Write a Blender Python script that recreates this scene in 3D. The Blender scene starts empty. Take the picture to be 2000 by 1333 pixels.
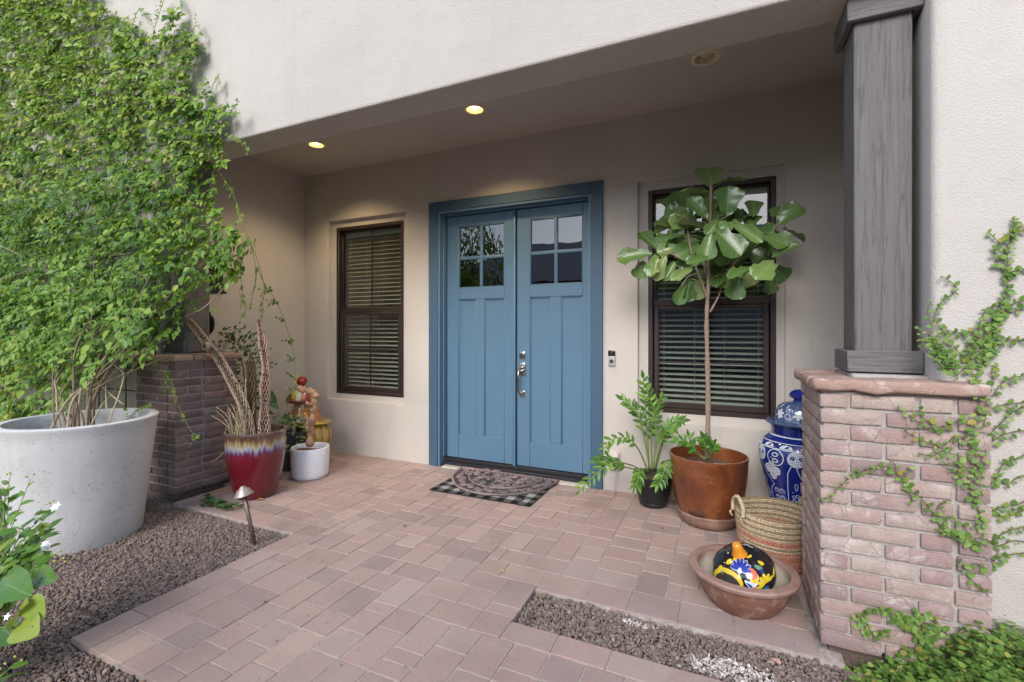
import bpy, bmesh, math, random
import numpy as np
from mathutils import Vector, Matrix, noise as mnoise

random.seed(7); np.random.seed(7)
R = random.Random(11)
scene = bpy.context.scene
COL = scene.collection

# ------------------------------------------------------------------ camera, sky, sun, exposure
F_PX, YAW, HOR, CAM_H = 916.3, math.radians(24.5), 646.0, 1.35
SN, CS = math.sin(YAW), math.cos(YAW)
cam_data = bpy.data.cameras.new('camera')
cam_data.sensor_width = 36.0
cam_data.lens = F_PX / 2000.0 * 36.0
cam_data.shift_y = -(666.5 - HOR) / 2000.0
cam_data.clip_start = 0.05; cam_data.clip_end = 500
cam = bpy.data.objects.new('camera', cam_data); COL.objects.link(cam)
cam.location = (0, 0, CAM_H); cam.rotation_euler = (math.radians(90), 0, YAW)
scene.camera = cam

SUN_EL, SUN_AZ = math.radians(35), math.radians(177)     # compass-like: direction the light comes from, 180 = straight from -Y
world = bpy.data.worlds.new('World'); scene.world = world; world.use_nodes = True
wn = world.node_tree.nodes; wl = world.node_tree.links; wn.clear()
sky = wn.new('ShaderNodeTexSky'); sky.sky_type = 'NISHITA'; sky.sun_disc = False
sky.sun_elevation = SUN_EL; sky.sun_rotation = SUN_AZ
sky.air_density = 1.0; sky.dust_density = 1.2; sky.ozone_density = 1.0
hs = wn.new('ShaderNodeHueSaturation'); hs.inputs['Saturation'].default_value = 1.0
bg = wn.new('ShaderNodeBackground'); bg.inputs['Strength'].default_value = 0.15
wo = wn.new('ShaderNodeOutputWorld')
wl.new(sky.outputs[0], hs.inputs['Color']); wl.new(hs.outputs[0], bg.inputs['Color']); wl.new(bg.outputs[0], wo.inputs['Surface'])
sd = bpy.data.lights.new('sun', 'SUN'); sd.energy = 1.2; sd.angle = math.radians(30); sd.color = (1.0, 0.97, 0.935)
sun = bpy.data.objects.new('sun', sd); COL.objects.link(sun)
to_sun = Vector((math.sin(SUN_AZ) * math.cos(SUN_EL), math.cos(SUN_AZ) * math.cos(SUN_EL), math.sin(SUN_EL)))
sun.rotation_euler = to_sun.to_track_quat('Z', 'Y').to_euler(); sun.location = (-6, -12, 14)
vs = scene.view_settings
vs.view_transform = 'Standard'; vs.look = 'None'; vs.exposure = 1.08; vs.gamma = 1.0; vs.use_curve_mapping = False
scene.cycles.max_bounces = 10; scene.cycles.diffuse_bounces = 6; scene.cycles.transparent_max_bounces = 12

# ------------------------------------------------------------------ helpers
def at(x, y, Y):
    """the point of the vertical plane Y = const that the photograph shows at pixel (x, y)"""
    u = (x - 1000.0) / F_PX
    rx, ry, rz = -SN + u * CS, CS + u * SN, -(y - HOR) / F_PX
    t = Y / ry
    return Vector((rx * t, Y, CAM_H + rz * t))
def atz(x, y, z=0.0):
    u = (x - 1000.0) / F_PX
    rx, ry, rz = -SN + u * CS, CS + u * SN, -(y - HOR) / F_PX
    t = (z - CAM_H) / rz
    return Vector((rx * t, ry * t, z))
def project(p):
    x, y, z = p[0], p[1], p[2] - CAM_H
    d = -SN * x + CS * y; r = CS * x + SN * y
    return (1000 + F_PX * r / d, HOR - F_PX * z / d, d) if d > 0.05 else (-9e9, -9e9, d)
def in_view(p, m=40):
    x, y, d = project(p)
    return d > 0.05 and -m < x < 2000 + m and -m < y < 1333 + m

ROOT = {}
def props(o, label=None, cat=None, group=None, kind=None):
    if label: o['label'] = label
    if cat: o['category'] = cat
    if group: o['group'] = group
    if kind: o['kind'] = kind
    return o
def empty(name, loc, label=None, cat=None, group=None, kind=None):
    o = bpy.data.objects.new(name, None); COL.objects.link(o); o.location = loc; o.empty_display_size = 0.1
    ROOT[o] = Vector(loc)
    return props(o, label, cat, group, kind)
def link(name, me, parent=None):
    """a mesh whose vertices are world coordinates becomes an object (child verts made local to the thing's base)"""
    o = bpy.data.objects.new(name, me); COL.objects.link(o)
    if parent is not None:
        off = ROOT[parent]; o.parent = parent; ROOT[o] = off
        if off.length > 1e-9: me.transform(Matrix.Translation(-off))
    else: ROOT[o] = Vector((0, 0, 0))
    return o
def inst(name, me, parent, mat4):
    """a shared mesh placed by a world matrix"""
    o = bpy.data.objects.new(name, me); COL.objects.link(o)
    off = ROOT[parent] if parent is not None else Vector((0, 0, 0))
    o.parent = parent; ROOT[o] = off
    o.matrix_basis = Matrix.Translation(-off) @ mat4
    return o
def bm_obj(name, bm, mat, parent=None, smooth=False):
    me = bpy.data.meshes.new(name); bm.to_mesh(me); bm.free()
    for m in (mat if isinstance(mat, (list, tuple)) else [mat]): me.materials.append(m)
    if smooth is True: me.polygons.foreach_set('use_smooth', [True] * len(me.polygons))
    elif smooth:
        me.polygons.foreach_set('use_smooth', [True] * len(me.polygons)); me.set_sharp_from_angle(angle=math.radians(smooth))
    return link(name, me, parent)
def np_mesh(name, v, f, mat, smooth=False, tint=None):
    me = bpy.data.meshes.new(name)
    v = np.asarray(v, np.float32); f = np.asarray(f, np.int32); k = f.shape[1]
    me.vertices.add(len(v)); me.vertices.foreach_set('co', v.ravel())
    me.loops.add(f.size); me.loops.foreach_set('vertex_index', f.ravel())
    me.polygons.add(len(f)); me.polygons.foreach_set('loop_start', np.arange(0, f.size, k, dtype=np.int32))
    if smooth: me.polygons.foreach_set('use_smooth', np.ones(len(f), bool))
    if tint is not None:
        a = me.attributes.new('tint', 'FLOAT', 'POINT'); a.data.foreach_set('value', np.asarray(tint, np.float32))
    me.update(calc_edges=True); me.validate()
    for m in (mat if isinstance(mat, (list, tuple)) else [mat]): me.materials.append(m)
    return me
def box(bm, x0, x1, y0, y1, z0, z1, bev=0.0, seg=1, mi=0):
    r = bmesh.ops.create_cube(bm, size=1.0)
    vsx = r['verts']
    for v in vsx:
        v.co = Vector((x0 + (v.co.x + .5) * (x1 - x0), y0 + (v.co.y + .5) * (y1 - y0), z0 + (v.co.z + .5) * (z1 - z0)))
    fs = set(f for v in vsx for f in v.link_faces)
    for f in fs: f.material_index = mi
    if bev > 0:
        es = list(set(e for v in vsx for e in v.link_edges))
        bmesh.ops.bevel(bm, geom=es, offset=bev, segments=seg, affect='EDGES', profile=0.5)
def lathe(prof, seg=48, c=(0, 0), ecc=1.0):
    """closed of revolution from (r, z) profile -> verts, quads"""
    th = np.linspace(0, 2 * np.pi, seg, endpoint=False)
    n = len(prof); v = []
    for r, z in prof:
        for t in th: v.append((c[0] + r * math.cos(t), c[1] + r * math.sin(t) * ecc, z))
    f = []
    for i in range(n - 1):
        for j in range(seg):
            k = (j + 1) % seg
            f.append((i * seg + j, i * seg + k, (i + 1) * seg + k, (i + 1) * seg + j))
    return v, f
def lathe_obj(name, prof, mat, parent, c, seg=48, wob=0.0, sharp=40):
    v, f = lathe(prof, seg, c)
    if wob:
        v = [tuple(Vector(p) + mnoise.noise_vector(Vector(p) * 6.0) * wob) for p in v]
    me = np_mesh(name, v, f, mat, smooth=True)
    me.set_sharp_from_angle(angle=math.radians(sharp))
    return link(name, me, parent)
def catmull(pts, n=8):
    P = [Vector(p) for p in pts]
    if len(P) < 3: return [P[0].lerp(P[-1], i / n) for i in range(n + 1)]
    P = [P[0] * 2 - P[1]] + P + [P[-1] * 2 - P[-2]]
    out = []
    for i in range(1, len(P) - 2):
        for j in range(n):
            t = j / n
            a, b, c, d = P[i - 1], P[i], P[i + 1], P[i + 2]
            out.append(0.5 * ((2 * b) + (c - a) * t + (2 * a - 5 * b + 4 * c - d) * t * t + (3 * b - a - 3 * c + d) * t ** 3))
    out.append(P[-2])
    return out
def tube(path, rad, k=6, v=None, f=None, cap=True):
    """swept tube; rad is a number or a function of t in 0..1; appends to v, f (quads)"""
    v = [] if v is None else v; f = [] if f is None else f
    n = len(path); up = Vector((0.31, 0.2, 0.93)).normalized(); base = len(v)
    for i, p in enumerate(path):
        d = (path[min(i + 1, n - 1)] - path[max(i - 1, 0)])
        d = d.normalized() if d.length > 1e-9 else Vector((0, 0, 1))
        a = d.cross(up)
        if a.length < 1e-3: a = d.cross(Vector((1, 0, 0)))
        a.normalize(); b = d.cross(a).normalized()
        up = a.cross(d).normalized() if False else up
        r = rad(i / max(1, n - 1)) if callable(rad) else rad
        for j in range(k):
            t = 2 * math.pi * j / k
            v.append(tuple(p + a * (math.cos(t) * r) + b * (math.sin(t) * r)))
    for i in range(n - 1):
        for j in range(k):
            q = (j + 1) % k
            f.append((base + i * k + j, base + i * k + q, base + (i + 1) * k + q, base + (i + 1) * k + j))
    if cap and k in (4, 6, 8):
        for s0, rev in ((base, True), (base + (n - 1) * k, False)):
            idx = [s0 + j for j in range(k)]
            for j in range(1, k - 2, 2):
                q = (idx[0], idx[j], idx[j + 1], idx[j + 2])
                f.append(q[::-1] if rev else q)
    return v, f
def tube_obj(name, paths, mat, parent=None, k=6, smooth=True):
    v, f = [], []
    for path, rad in paths: tube(path, rad, k, v, f)
    return link(name, np_mesh(name, v, f, mat, smooth), parent)

# ------------------------------------------------------------------ materials
class NT:
    def __init__(s, name):
        s.m = bpy.data.materials.new(name); s.m.use_nodes = True
        s.t = s.m.node_tree; s.t.nodes.clear()
        s.out = s.n('ShaderNodeOutputMaterial'); s.b = s.n('ShaderNodeBsdfPrincipled')
        s.l(s.b.outputs[0], s.out.inputs['Surface'])
    def n(s, k, **kw):
        o = s.t.nodes.new(k)
        for a, b in kw.items(): setattr(o, a, b)
        return o
    def l(s, a, b): s.t.links.new(a, b)
    def coords(s, scale=(1, 1, 1), kind='Object', rnd=False):
        tc = s.n('ShaderNodeTexCoord'); mp = s.n('ShaderNodeMapping'); mp.inputs['Scale'].default_value = scale
        s.l(tc.outputs[kind], mp.inputs['Vector'])
        if rnd:
            oi = s.n('ShaderNodeObjectInfo'); mu = s.n('ShaderNodeMath', operation='MULTIPLY'); mu.inputs[1].default_value = 37.0
            s.l(oi.outputs['Random'], mu.inputs[0]); s.l(mu.outputs[0], mp.inputs['Location'])
        return mp.outputs[0]
    def noise(s, vec, scale, detail=4, rough=0.55, dist=0.0):
        o = s.n('ShaderNodeTexNoise'); o.inputs['Scale'].default_value = scale; o.inputs['Detail'].default_value = detail
        o.inputs['Roughness'].default_value = rough; o.inputs['Distortion'].default_value = dist
        s.l(vec, o.inputs['Vector']); return o.outputs['Fac']
    def voro(s, vec, scale, feature='F1', out='Distance', rand=1.0):
        o = s.n('ShaderNodeTexVoronoi', feature=feature); o.inputs['Scale'].default_value = scale
        o.inputs['Randomness'].default_value = rand
        s.l(vec, o.inputs['Vector']); return o.outputs[out]
    def ramp(s, fac, stops, interp='LINEAR'):
        o = s.n('ShaderNodeValToRGB'); e = o.color_ramp.elements; o.color_ramp.interpolation = interp
        while len(e) < len(stops): e.new(0.5)
        for el, (p, c) in zip(e, stops):
            el.position = p; el.color = (*c, 1) if len(c) == 3 else c
        s.l(fac, o.inputs[0]); return o.outputs[0]
    def mix(s, fac, a, b, mode='MIX'):
        o = s.n('ShaderNodeMix', data_type='RGBA', blend_type=mode)
        if isinstance(fac, (int, float)): o.inputs[0].default_value = fac
        else: s.l(fac, o.inputs[0])
        for k, x in ((6, a), (7, b)):
            if isinstance(x, tuple): o.inputs[k].default_value = (*x[:3], 1)
            else: s.l(x, o.inputs[k])
        return o.outputs[2]
    def math(s, op, a, b=0.5, clamp=False):
        o = s.n('ShaderNodeMath', operation=op, use_clamp=clamp)
        for k, x in ((0, a), (1, b)):
            if isinstance(x, (int, float)): o.inputs[k].default_value = x
            else: s.l(x, o.inputs[k])
        return o.outputs[0]
    def mapr(s, x, a, b, c=0.0, d=1.0):
        o = s.n('ShaderNodeMapRange')
        s.l(x, o.inputs[0])
        for k, q in ((1, a), (2, b), (3, c), (4, d)): o.inputs[k].default_value = q
        return o.outputs[0]
    def bump(s, h, strength=0.3, dist=0.01, prev=None):
        o = s.n('ShaderNodeBump'); o.inputs['Strength'].default_value = strength; o.inputs['Distance'].default_value = dist
        s.l(h, o.inputs['Height'])
        if prev is not None: s.l(prev, o.inputs['Normal'])
        return o.outputs[0]
    def set(s, color=None, rough=None, normal=None, **kw):
        for key, x in (('Base Color', color), ('Roughness', rough), ('Normal', normal)):
            if x is None: continue
            if isinstance(x, tuple): s.b.inputs[key].default_value = (*x[:3], 1)
            elif isinstance(x, (int, float)): s.b.inputs[key].default_value = x
            else: s.l(x, s.b.inputs[key])
        for k, x in kw.items(): s.b.inputs[k.replace('_', ' ')].default_value = x
        return s.m

def mat_stucco(name, col):
    t = NT(name); v = t.coords()
    big = t.noise(v, 1.1, 5, 0.6); med = t.noise(v, 9, 4); fine = t.noise(v, 210, 3, 0.7); dots = t.voro(v, 120)
    c = t.mix(t.mapr(big, 0.3, 0.75), tuple(x * 0.92 for x in col), tuple(min(1, x * 1.06) for x in col))
    c = t.mix(t.mapr(med, 0.55, 0.8, 0, 0.35), c, tuple(x * q for x, q in zip(col, (0.82, 0.79, 0.76))))
    c = t.mix(t.mapr(dots, 0.05, 0.20, 0.55, 0), c, tuple(x * 0.55 for x in col))
    h = t.math('ADD', t.math('MULTIPLY', fine, 0.9), t.math('MULTIPLY', dots, 0.8))
    b = t.bump(h, 0.45, 0.0045); b = t.bump(med, 0.06, 0.012, b)
    sk = t.noise(v, 95, 3, .8); c = t.mix(t.mapr(sk, .56, .74, 0, .3), c, tuple(x * .62 for x in col))
    st = t.noise(t.coords((5, 5, .35)), 1.3, 5, .65)
    c = t.mix(t.mapr(st, .58, .78, 0, .22), c, tuple(x * q for x, q in zip(col, (.74, .70, .66))))
    return t.set(c, 0.92, b)
def mat_paint(name, col, rough=0.35, grain=0.0, vary=0.06, scale=(1, 1, 1)):
    t = NT(name); v = t.coords(scale)
    n = t.noise(v, 6, 4); f = t.noise(v, 160, 3)
    c = t.mix(n, tuple(x * (1 - vary) for x in col), tuple(x * (1 + vary) for x in col))
    b = t.bump(f, 0.12, 0.002)
    if grain:
        g = t.noise(v, 90, 5, 0.65, 0.6); b = t.bump(g, grain, 0.006, b)
        c = t.mix(t.mapr(g, 0.55, 0.8, 0, 0.35), c, tuple(x * 0.7 for x in col))
    return t.set(c, rough, b)
def mat_wood(name, c0, c1, along='Z', scale=1.0, rough=0.8):
    t = NT(name)
    sc = {'Z': (34, 34, 1.6), 'X': (1.6, 34, 34), 'Y': (34, 1.6, 34)}[along]
    v = t.coords(tuple(a * scale for a in sc)); v0 = t.coords()
    g = t.noise(v, 1.6, 8, 0.72, 1.2); saw = t.noise(t.coords((6, 6, 130) if along == 'Z' else (130, 6, 6)), 1.0, 2)
    big = t.noise(v0, 3.5, 4)
    c = t.mix(t.mapr(g, 0.36, 0.5), c0, c1)
    c = t.mix(t.mapr(big, 0.35, 0.75, 0, 0.4), c, tuple(min(1, x * 1.18) for x in c1))
    spots = t.voro(v0, 55)
    pick = t.noise(v0, 31, 1)
    c = t.mix(t.math('MULTIPLY', t.mapr(spots, 0.03, 0.07, 1, 0), t.mapr(pick, 0.62, 0.66)), c, (0.6, 0.6, 0.58))
    b = t.bump(g, 0.8, 0.010); b = t.bump(saw, 0.35, 0.004, b); b = t.bump(t.noise(v0, 120, 3), .3, .003, b)
    return t.set(c, rough, b)
def mat_brick(name, stops, smear=(0.52, 0.45, 0.40), amount=0.5):
    t = NT(name); oi = t.n('ShaderNodeObjectInfo'); v = t.coords((1, 1, 1), 'Object', True)
    base = t.ramp(oi.outputs['Random'], stops)
    n1 = t.noise(v, 16, 6, 0.7); n2 = t.noise(v, 55, 5, 0.7); n3 = t.noise(v, 5, 3, 0.6, 1.5); fine = t.noise(v, 260, 2)
    c = t.mix(t.mapr(n1, 0.35, 0.7, 0, 0.55), base, t.mix(0.55, base, (0.12, 0.075, 0.07)))
    sm = t.math('MULTIPLY', t.mapr(n3, 0.54, 0.66, 0, 1), t.mapr(n2, 0.36, 0.56, 0, 1))
    c = t.mix(t.math('MULTIPLY', sm, amount), c, smear)
    c = t.mix(t.mapr(fine, 0.6, 0.8, 0, 0.4), c, (0.45, 0.36, 0.32))
    gr = t.noise(v, 110, 3, .8); c = t.mix(t.mapr(gr, .54, .72, 0, .5), c, t.mix(.5, c, (0.10, 0.06, 0.055)))
    cr = t.voro(v, 9, 'DISTANCE_TO_EDGE')
    crk = t.math('MULTIPLY', t.mapr(cr, 0.004, 0.016, 1, 0), t.mapr(n3, 0.45, 0.6))
    c = t.mix(t.math('MULTIPLY', crk, 0.6), c, (0.09, 0.06, 0.055))
    h = t.math('ADD', t.math('MULTIPLY', n1, 0.6), t.math('MULTIPLY', n2, 0.8))
    h = t.math('ADD', h, t.math('MULTIPLY', fine, .5))
    b = t.bump(h, 0.9, 0.007); b = t.bump(crk, -0.5, 0.003, b)
    return t.set(c, 0.93, b)
def mat_paver():
    t = NT('concrete_paver'); oi = t.n('ShaderNodeObjectInfo'); v = t.coords((1, 1, 1), 'Object', True)
    tint = t.n('ShaderNodeAttribute', attribute_name='tint')
    fac = t.math('FRACT', t.math('ADD', oi.outputs['Random'], tint.outputs['Fac']))
    base = t.ramp(fac, [(0.0, (0.432, 0.300, 0.261)), (0.16, (0.345, 0.239, 0.217)), (0.30, (0.471, 0.337, 0.287)), (0.45, (0.311, 0.226, 0.213)),
                        (0.58, (0.443, 0.300, 0.261)), (0.72, (0.373, 0.248, 0.217)), (0.86, (0.432, 0.324, 0.291)), (1.0, (0.267, 0.187, 0.175))])
    g = t.noise(v, 420, 2, 0.7); sp = t.voro(v, 300); big = t.noise(v, 11, 4)
    c = t.mix(t.mapr(g, 0.3, 0.75, 0, 0.75), base, t.mix(0.5, base, (0.42, 0.35, 0.31)))
    c = t.mix(t.mapr(sp, 0.08, 0.24, 0.6, 0), c, (0.10, 0.085, 0.08))
    c = t.mix(t.mapr(big, 0.42, 0.72, 0, 0.6), c, t.mix(0.5, c, (0.36, 0.30, 0.275)))
    gr = t.noise(v, 130, 3, .8); c = t.mix(t.mapr(gr, .52, .72, 0, .55), c, t.mix(0.5, c, (0.10, 0.075, 0.07))); c = t.mix(t.mapr(gr, .28, .46, .4, 0), c, (0.46, 0.38, 0.34))
    geo = t.n('ShaderNodeNewGeometry'); st = t.noise(geo.outputs['Position'], 1.6, 5, 0.62)
    c = t.mix(t.mapr(st, 0.47, 0.70, 0, 0.5), c, t.mix(0.6, c, (0.14, 0.10, 0.09)))
    dt = t.n('ShaderNodeTexNoise'); dt.inputs['Scale'].default_value = 38; t.l(geo.outputs['Position'], dt.inputs['Vector'])
    c = t.mix(t.mapr(dt.outputs['Fac'], 0.69, 0.74, 0, 0.6), c, (0.10, 0.075, 0.065))
    b = t.bump(g, 0.6, 0.004); b = t.bump(sp, 0.4, 0.004, b); b = t.bump(big, .25, .006, b)
    return t.set(c, 0.88, b)
def mat_simple(name, col, rough=0.6, metallic=0.0, bump=0.0, bscale=40, vary=0.15, **kw):
    t = NT(name); v = t.coords(); n = t.noise(v, bscale, 5, 0.6)
    c = t.mix(t.mapr(n, 0.3, 0.7), tuple(x * (1 - vary) for x in col), tuple(min(1, x * (1 + vary)) for x in col))
    b = t.bump(n, bump, 0.01) if bump else None
    return t.set(c, rough, b, Metallic=metallic, **kw)
def mat_leaf(name, stops, rough=0.42, trans=0.32, attr=True, spec=0.35, back=None, veins=None):
    t = NT(name)
    if attr:
        a = t.n('ShaderNodeAttribute', attribute_name='tint'); oi = t.n('ShaderNodeObjectInfo')
        fac = t.math('FRACT', t.math('ADD', a.outputs['Fac'], t.math('MULTIPLY', oi.outputs['Random'], 0.999)))
    else: fac = t.n('ShaderNodeObjectInfo').outputs['Random']
    c = t.ramp(fac, stops)
    geo = t.n('ShaderNodeNewGeometry')
    n = t.noise(geo.outputs['Position'], 60, 3)
    c = t.mix(t.mapr(n, 0.35, 0.7, 0, 0.25), c, t.mix(0.5, c, (0.12, 0.16, 0.03)))
    if veins:                                         # pale midrib and side veins
        ax = t.math('ABSOLUTE', t.n('ShaderNodeAttribute', attribute_name='leaf_x').outputs['Fac']); ay = t.n('ShaderNodeAttribute', attribute_name='leaf_y').outputs['Fac']
        mid = t.mapr(ax, .012, .026, 1, 0)
        w = t.math('ABSOLUTE', t.math('SUBTRACT', t.math('FRACT', t.math('MULTIPLY', t.math('SUBTRACT', ay, t.math('MULTIPLY', ax, .75)), 8.0)), .5))
        side = t.math('MULTIPLY', t.mapr(w, .03, .10, 1, 0), t.mapr(ax, .25, .5, .8, .25))
        c = t.mix(t.math('MULTIPLY', t.math('MAXIMUM', mid, side), .45), c, veins)
    bk = t.mix(0.35, c, back or (0.13, 0.22, 0.05))
    c = t.mix(geo.outputs['Backfacing'], c, bk)
    t.set(c, rough); t.b.inputs['Specular IOR Level'].default_value = spec
    tr = t.n('ShaderNodeBsdfTranslucent'); t.l(t.mix(0.5, c, (0.25, 0.36, 0.04)), tr.inputs['Color'])
    mx = t.n('ShaderNodeMixShader'); mx.inputs[0].default_value = trans
    t.l(t.b.outputs[0], mx.inputs[1]); t.l(tr.outputs[0], mx.inputs[2]); t.l(mx.outputs[0], t.out.inputs['Surface'])
    return t.m
def mat_glass(name, refl=0.2, tint=(0.8, 0.85, 0.85)):
    t = NT(name); gl = t.n('ShaderNodeBsdfGlossy'); gl.inputs['Roughness'].default_value = 0.004
    v = t.coords(); w = t.noise(v, 3.0, 2); bm_ = t.bump(w, 0.05, 0.02); t.l(bm_, gl.inputs['Normal'])
    tr = t.n('ShaderNodeBsdfTransparent'); tr.inputs['Color'].default_value = (*tint, 1)
    fr = t.n('ShaderNodeFresnel'); fr.inputs['IOR'].default_value = 1.5
    fac = t.math('MULTIPLY', t.math('ADD', fr.outputs[0], refl, True), t.math('SUBTRACT', 1.0, t.n('ShaderNodeNewGeometry').outputs['Backfacing']))
    mx = t.n('ShaderNodeMixShader'); t.l(fac, mx.inputs[0]); t.l(tr.outputs[0], mx.inputs[1]); t.l(gl.outputs[0], mx.inputs[2])
    t.l(mx.outputs[0], t.out.inputs['Surface']); return t.m
def mat_emit(name, col, strength):
    t = NT(name); e = t.n('ShaderNodeEmission'); e.inputs['Color'].default_value = (*col, 1); e.inputs['Strength'].default_value = strength
    t.l(e.outputs[0], t.out.inputs['Surface']); return t.m

M = {}
M['stucco'] = mat_stucco('sand_stucco', (0.53, 0.49, 0.445))
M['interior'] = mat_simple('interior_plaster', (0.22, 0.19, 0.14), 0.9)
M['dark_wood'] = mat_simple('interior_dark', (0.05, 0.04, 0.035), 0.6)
M['blue'] = mat_paint('blue_door_paint', (0.092, 0.178, 0.265), 0.36, 0.0)
M['blue_rough'] = mat_paint('blue_rough_sawn_paint', (0.046, 0.100, 0.160), 0.5, 0.7, 0.08, (1, 1, 0.35))
M['bronze'] = mat_simple('bronze_frame', (0.035, 0.024, 0.021), 0.45, 0.2, 0.05, 60)
M['black'] = mat_simple('black_metal', (0.018, 0.018, 0.02), 0.5, 0.2, 0.1, 60)
M['rubber_seal'] = mat_simple('threshold_bronze', (0.03, 0.03, 0.035), 0.45, 0.3)
M['blind'] = mat_simple('blind_slat', (0.46, 0.47, 0.42), 0.55, 0, 0.02, 60, 0.04)
M['cord'] = mat_simple('blind_cord', (0.55, 0.56, 0.52), 0.8)
M['glass'] = mat_glass('window_glass', 0.09, (0.88, 0.91, 0.89))
M['door_glass'] = mat_glass('door_glass', 0.09, (0.35, 0.38, 0.45))
M['nickel'] = mat_simple('satin_nickel', (0.46, 0.42, 0.38), 0.22, 1.0, 0.03, 30)
M['post'] = mat_wood('grey_stained_timber', (0.085, 0.078, 0.075), (0.162, 0.149, 0.142), 'Z')
M['post_x'] = mat_wood('grey_stained_timber_block', (0.085, 0.078, 0.075), (0.162, 0.149, 0.142), 'X')
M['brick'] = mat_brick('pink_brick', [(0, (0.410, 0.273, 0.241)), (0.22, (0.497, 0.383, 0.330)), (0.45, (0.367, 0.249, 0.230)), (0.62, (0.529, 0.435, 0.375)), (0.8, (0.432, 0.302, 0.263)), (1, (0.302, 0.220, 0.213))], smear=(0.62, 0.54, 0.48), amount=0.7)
M['brick_shaded'] = mat_brick('shaded_mauve_brick', [(0, (0.21, 0.13, 0.12)), (0.3, (0.25, 0.165, 0.15)), (0.6, (0.17, 0.11, 0.108)), (1, (0.23, 0.15, 0.135))], amount=0.4)  # darker copy of the brick, left pillar's shade put into the colour
M['mortar'] = mat_simple('mortar', (0.44, 0.40, 0.365), 0.95, 0, 0.8, 120)
M['cap'] = mat_brick('cap_stone', [(0, (0.40, 0.235, 0.175)), (0.5, (0.46, 0.31, 0.25)), (1, (0.36, 0.22, 0.175))], smear=(0.62, 0.53, 0.47), amount=0.9)
M['paver'] = mat_paver()
M['joint'] = mat_simple('joint_sand', (0.37, 0.32, 0.285), 0.95, 0, 0.5, 30, 0.35)
M['soil'] = mat_simple('soil', (0.12, 0.088, 0.068), 0.98, 0, 0.8, 60, 0.35)
M['potsoil'] = mat_simple('potting_soil', (0.10, 0.065, 0.045), 0.98, 0, 1.0, 90, 0.5)
M['slab'] = mat_simple('rough_concrete', (0.46, 0.42, 0.37), 0.9, 0, 0.8, 40, 0.2)
M['white_plastic'] = mat_simple('grey_plastic_cover', (0.55, 0.51, 0.46), 0.5)
M['trim_ring'] = mat_simple('cream_trim_ring', (0.75, 0.66, 0.46), 0.5)

def mat_gravel():
    t = NT('crushed_gravel'); a = t.n('ShaderNodeAttribute', attribute_name='tint'); geo = t.n('ShaderNodeNewGeometry')
    c = t.ramp(a.outputs['Fac'], [(0, (0.095, 0.074, 0.071)), (0.2, (0.180, 0.140, 0.123)), (0.4, (0.241, 0.185, 0.153)), (0.55, (0.137, 0.111, 0.109)),
                                  (0.7, (0.267, 0.202, 0.161)), (0.86, (0.189, 0.140, 0.125)), (0.93, (0.258, 0.165, 0.105)), (0.955, (0.326, 0.264, 0.218)), (1.0, (0.74, 0.71, 0.68))])
    n = t.noise(geo.outputs['Position'], 300, 3)
    c = t.mix(t.mapr(n, 0.4, 0.7, 0, 0.4), c, t.mix(0.5, c, (0.30, 0.25, 0.22)))
    return t.set(c, 0.9, t.bump(n, 0.4, 0.003))
M['gravel'] = mat_gravel()

# ------------------------------------------------------------------ ground, paving, gravel
XL, XR, YW, YF, ZC, ZB = -4.452, 0.757, 3.96, 2.42, 3.133, 2.825
bm = bmesh.new()
box(bm, -60, 60, -60, 12, -0.5, -0.06)
ground = props(bm_obj('ground', bm, M['soil']), 'bare brown soil under the gravel beds and around the paving', None, None, 'structure')

paving = empty('paving', (-1.5, 2.4, 0), 'pink and grey concrete pavers of the porch floor and front walk', None, None, 'structure')
bm = bmesh.new()
for (x0, x1, y0, y1) in ((XL, .36, 2.8897, YW + .02), (.3605, XR, 2.89, YW + .02), (-3.93, .44, 2.2865, 2.8895), (-3.93, -0.908, 2.2425, 2.286), (-2.617, -0.908, 1.985, 2.242), (-2.617, 2.2, 1.073, 1.9845)):
    box(bm, x0, x1, y0, y1, -0.058, -0.0050)
jt = bm_obj('joint_sand', bm, M['joint'], paving)
_pm = {}
def paver_mesh(w, l):
    k = (round(w, 3), round(l, 3))
    if k not in _pm:
        b = bmesh.new(); g = 0.0028
        box(b, -w / 2 + g, w / 2 - g, -l / 2 + g, l / 2 - g, -0.05, 0.0, 0.0035, 2)
        me = bpy.data.meshes.new('paver'); b.to_mesh(me); b.free(); me.materials.append(M['paver']); _pm[k] = me
    return _pm[k]
pieces = []
U = 0.078
def strip_x(x0, x1, y0, y1, l=0.234):               # a border course along X
    x = x0
    while x < x1 - .01:
        q = min(l, x1 - x)
        if x1 - x - q < 0.06: q = x1 - x
        pieces.append((x + q / 2, (y0 + y1) / 2, q, y1 - y0)); x += q
rp = random.Random(5)
GX, GY = -2.464, 2.24                                # the module grid
strip_x(GX - 19 * U, GX - 2 * U, 2.24, 2.24 + 2 * U)  # edge by the left gravel bed
strip_x(GX + 20 * U, 0.36, 2.284, 2.24 + 3 * U)       # edge by the gravel strip
strip_x(GX + 20 * U, 2.2, 2.24 - 5 * U, 1.986)
y = GY - 15 * U
while y < 2.235:                                     # edge course along the left of the walk
    l = min(0.234, 2.24 - y); pieces.append((GX - U, y + l / 2, 2 * U, l)); y += l
free = set()
for i in range(-25, 60):
    for j in range(-15, 22):
        x, y = GX + (i + .5) * U, GY + (j + .5) * U
        if x < GX - 2 * U: ok = j >= 2 and (x > -3.96 or y > 2.74) and x > XL
        elif x < GX: ok = j >= 0
        elif x < GX + 20 * U: ok = True
        else: ok = (j >= 3 and x < XR and (x < .36 or y > 2.86)) or (j < -5 and x < 2.1)
        if ok: free.add((i, j))
order = sorted(free, key=lambda c: (c[1], c[0]))
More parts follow.
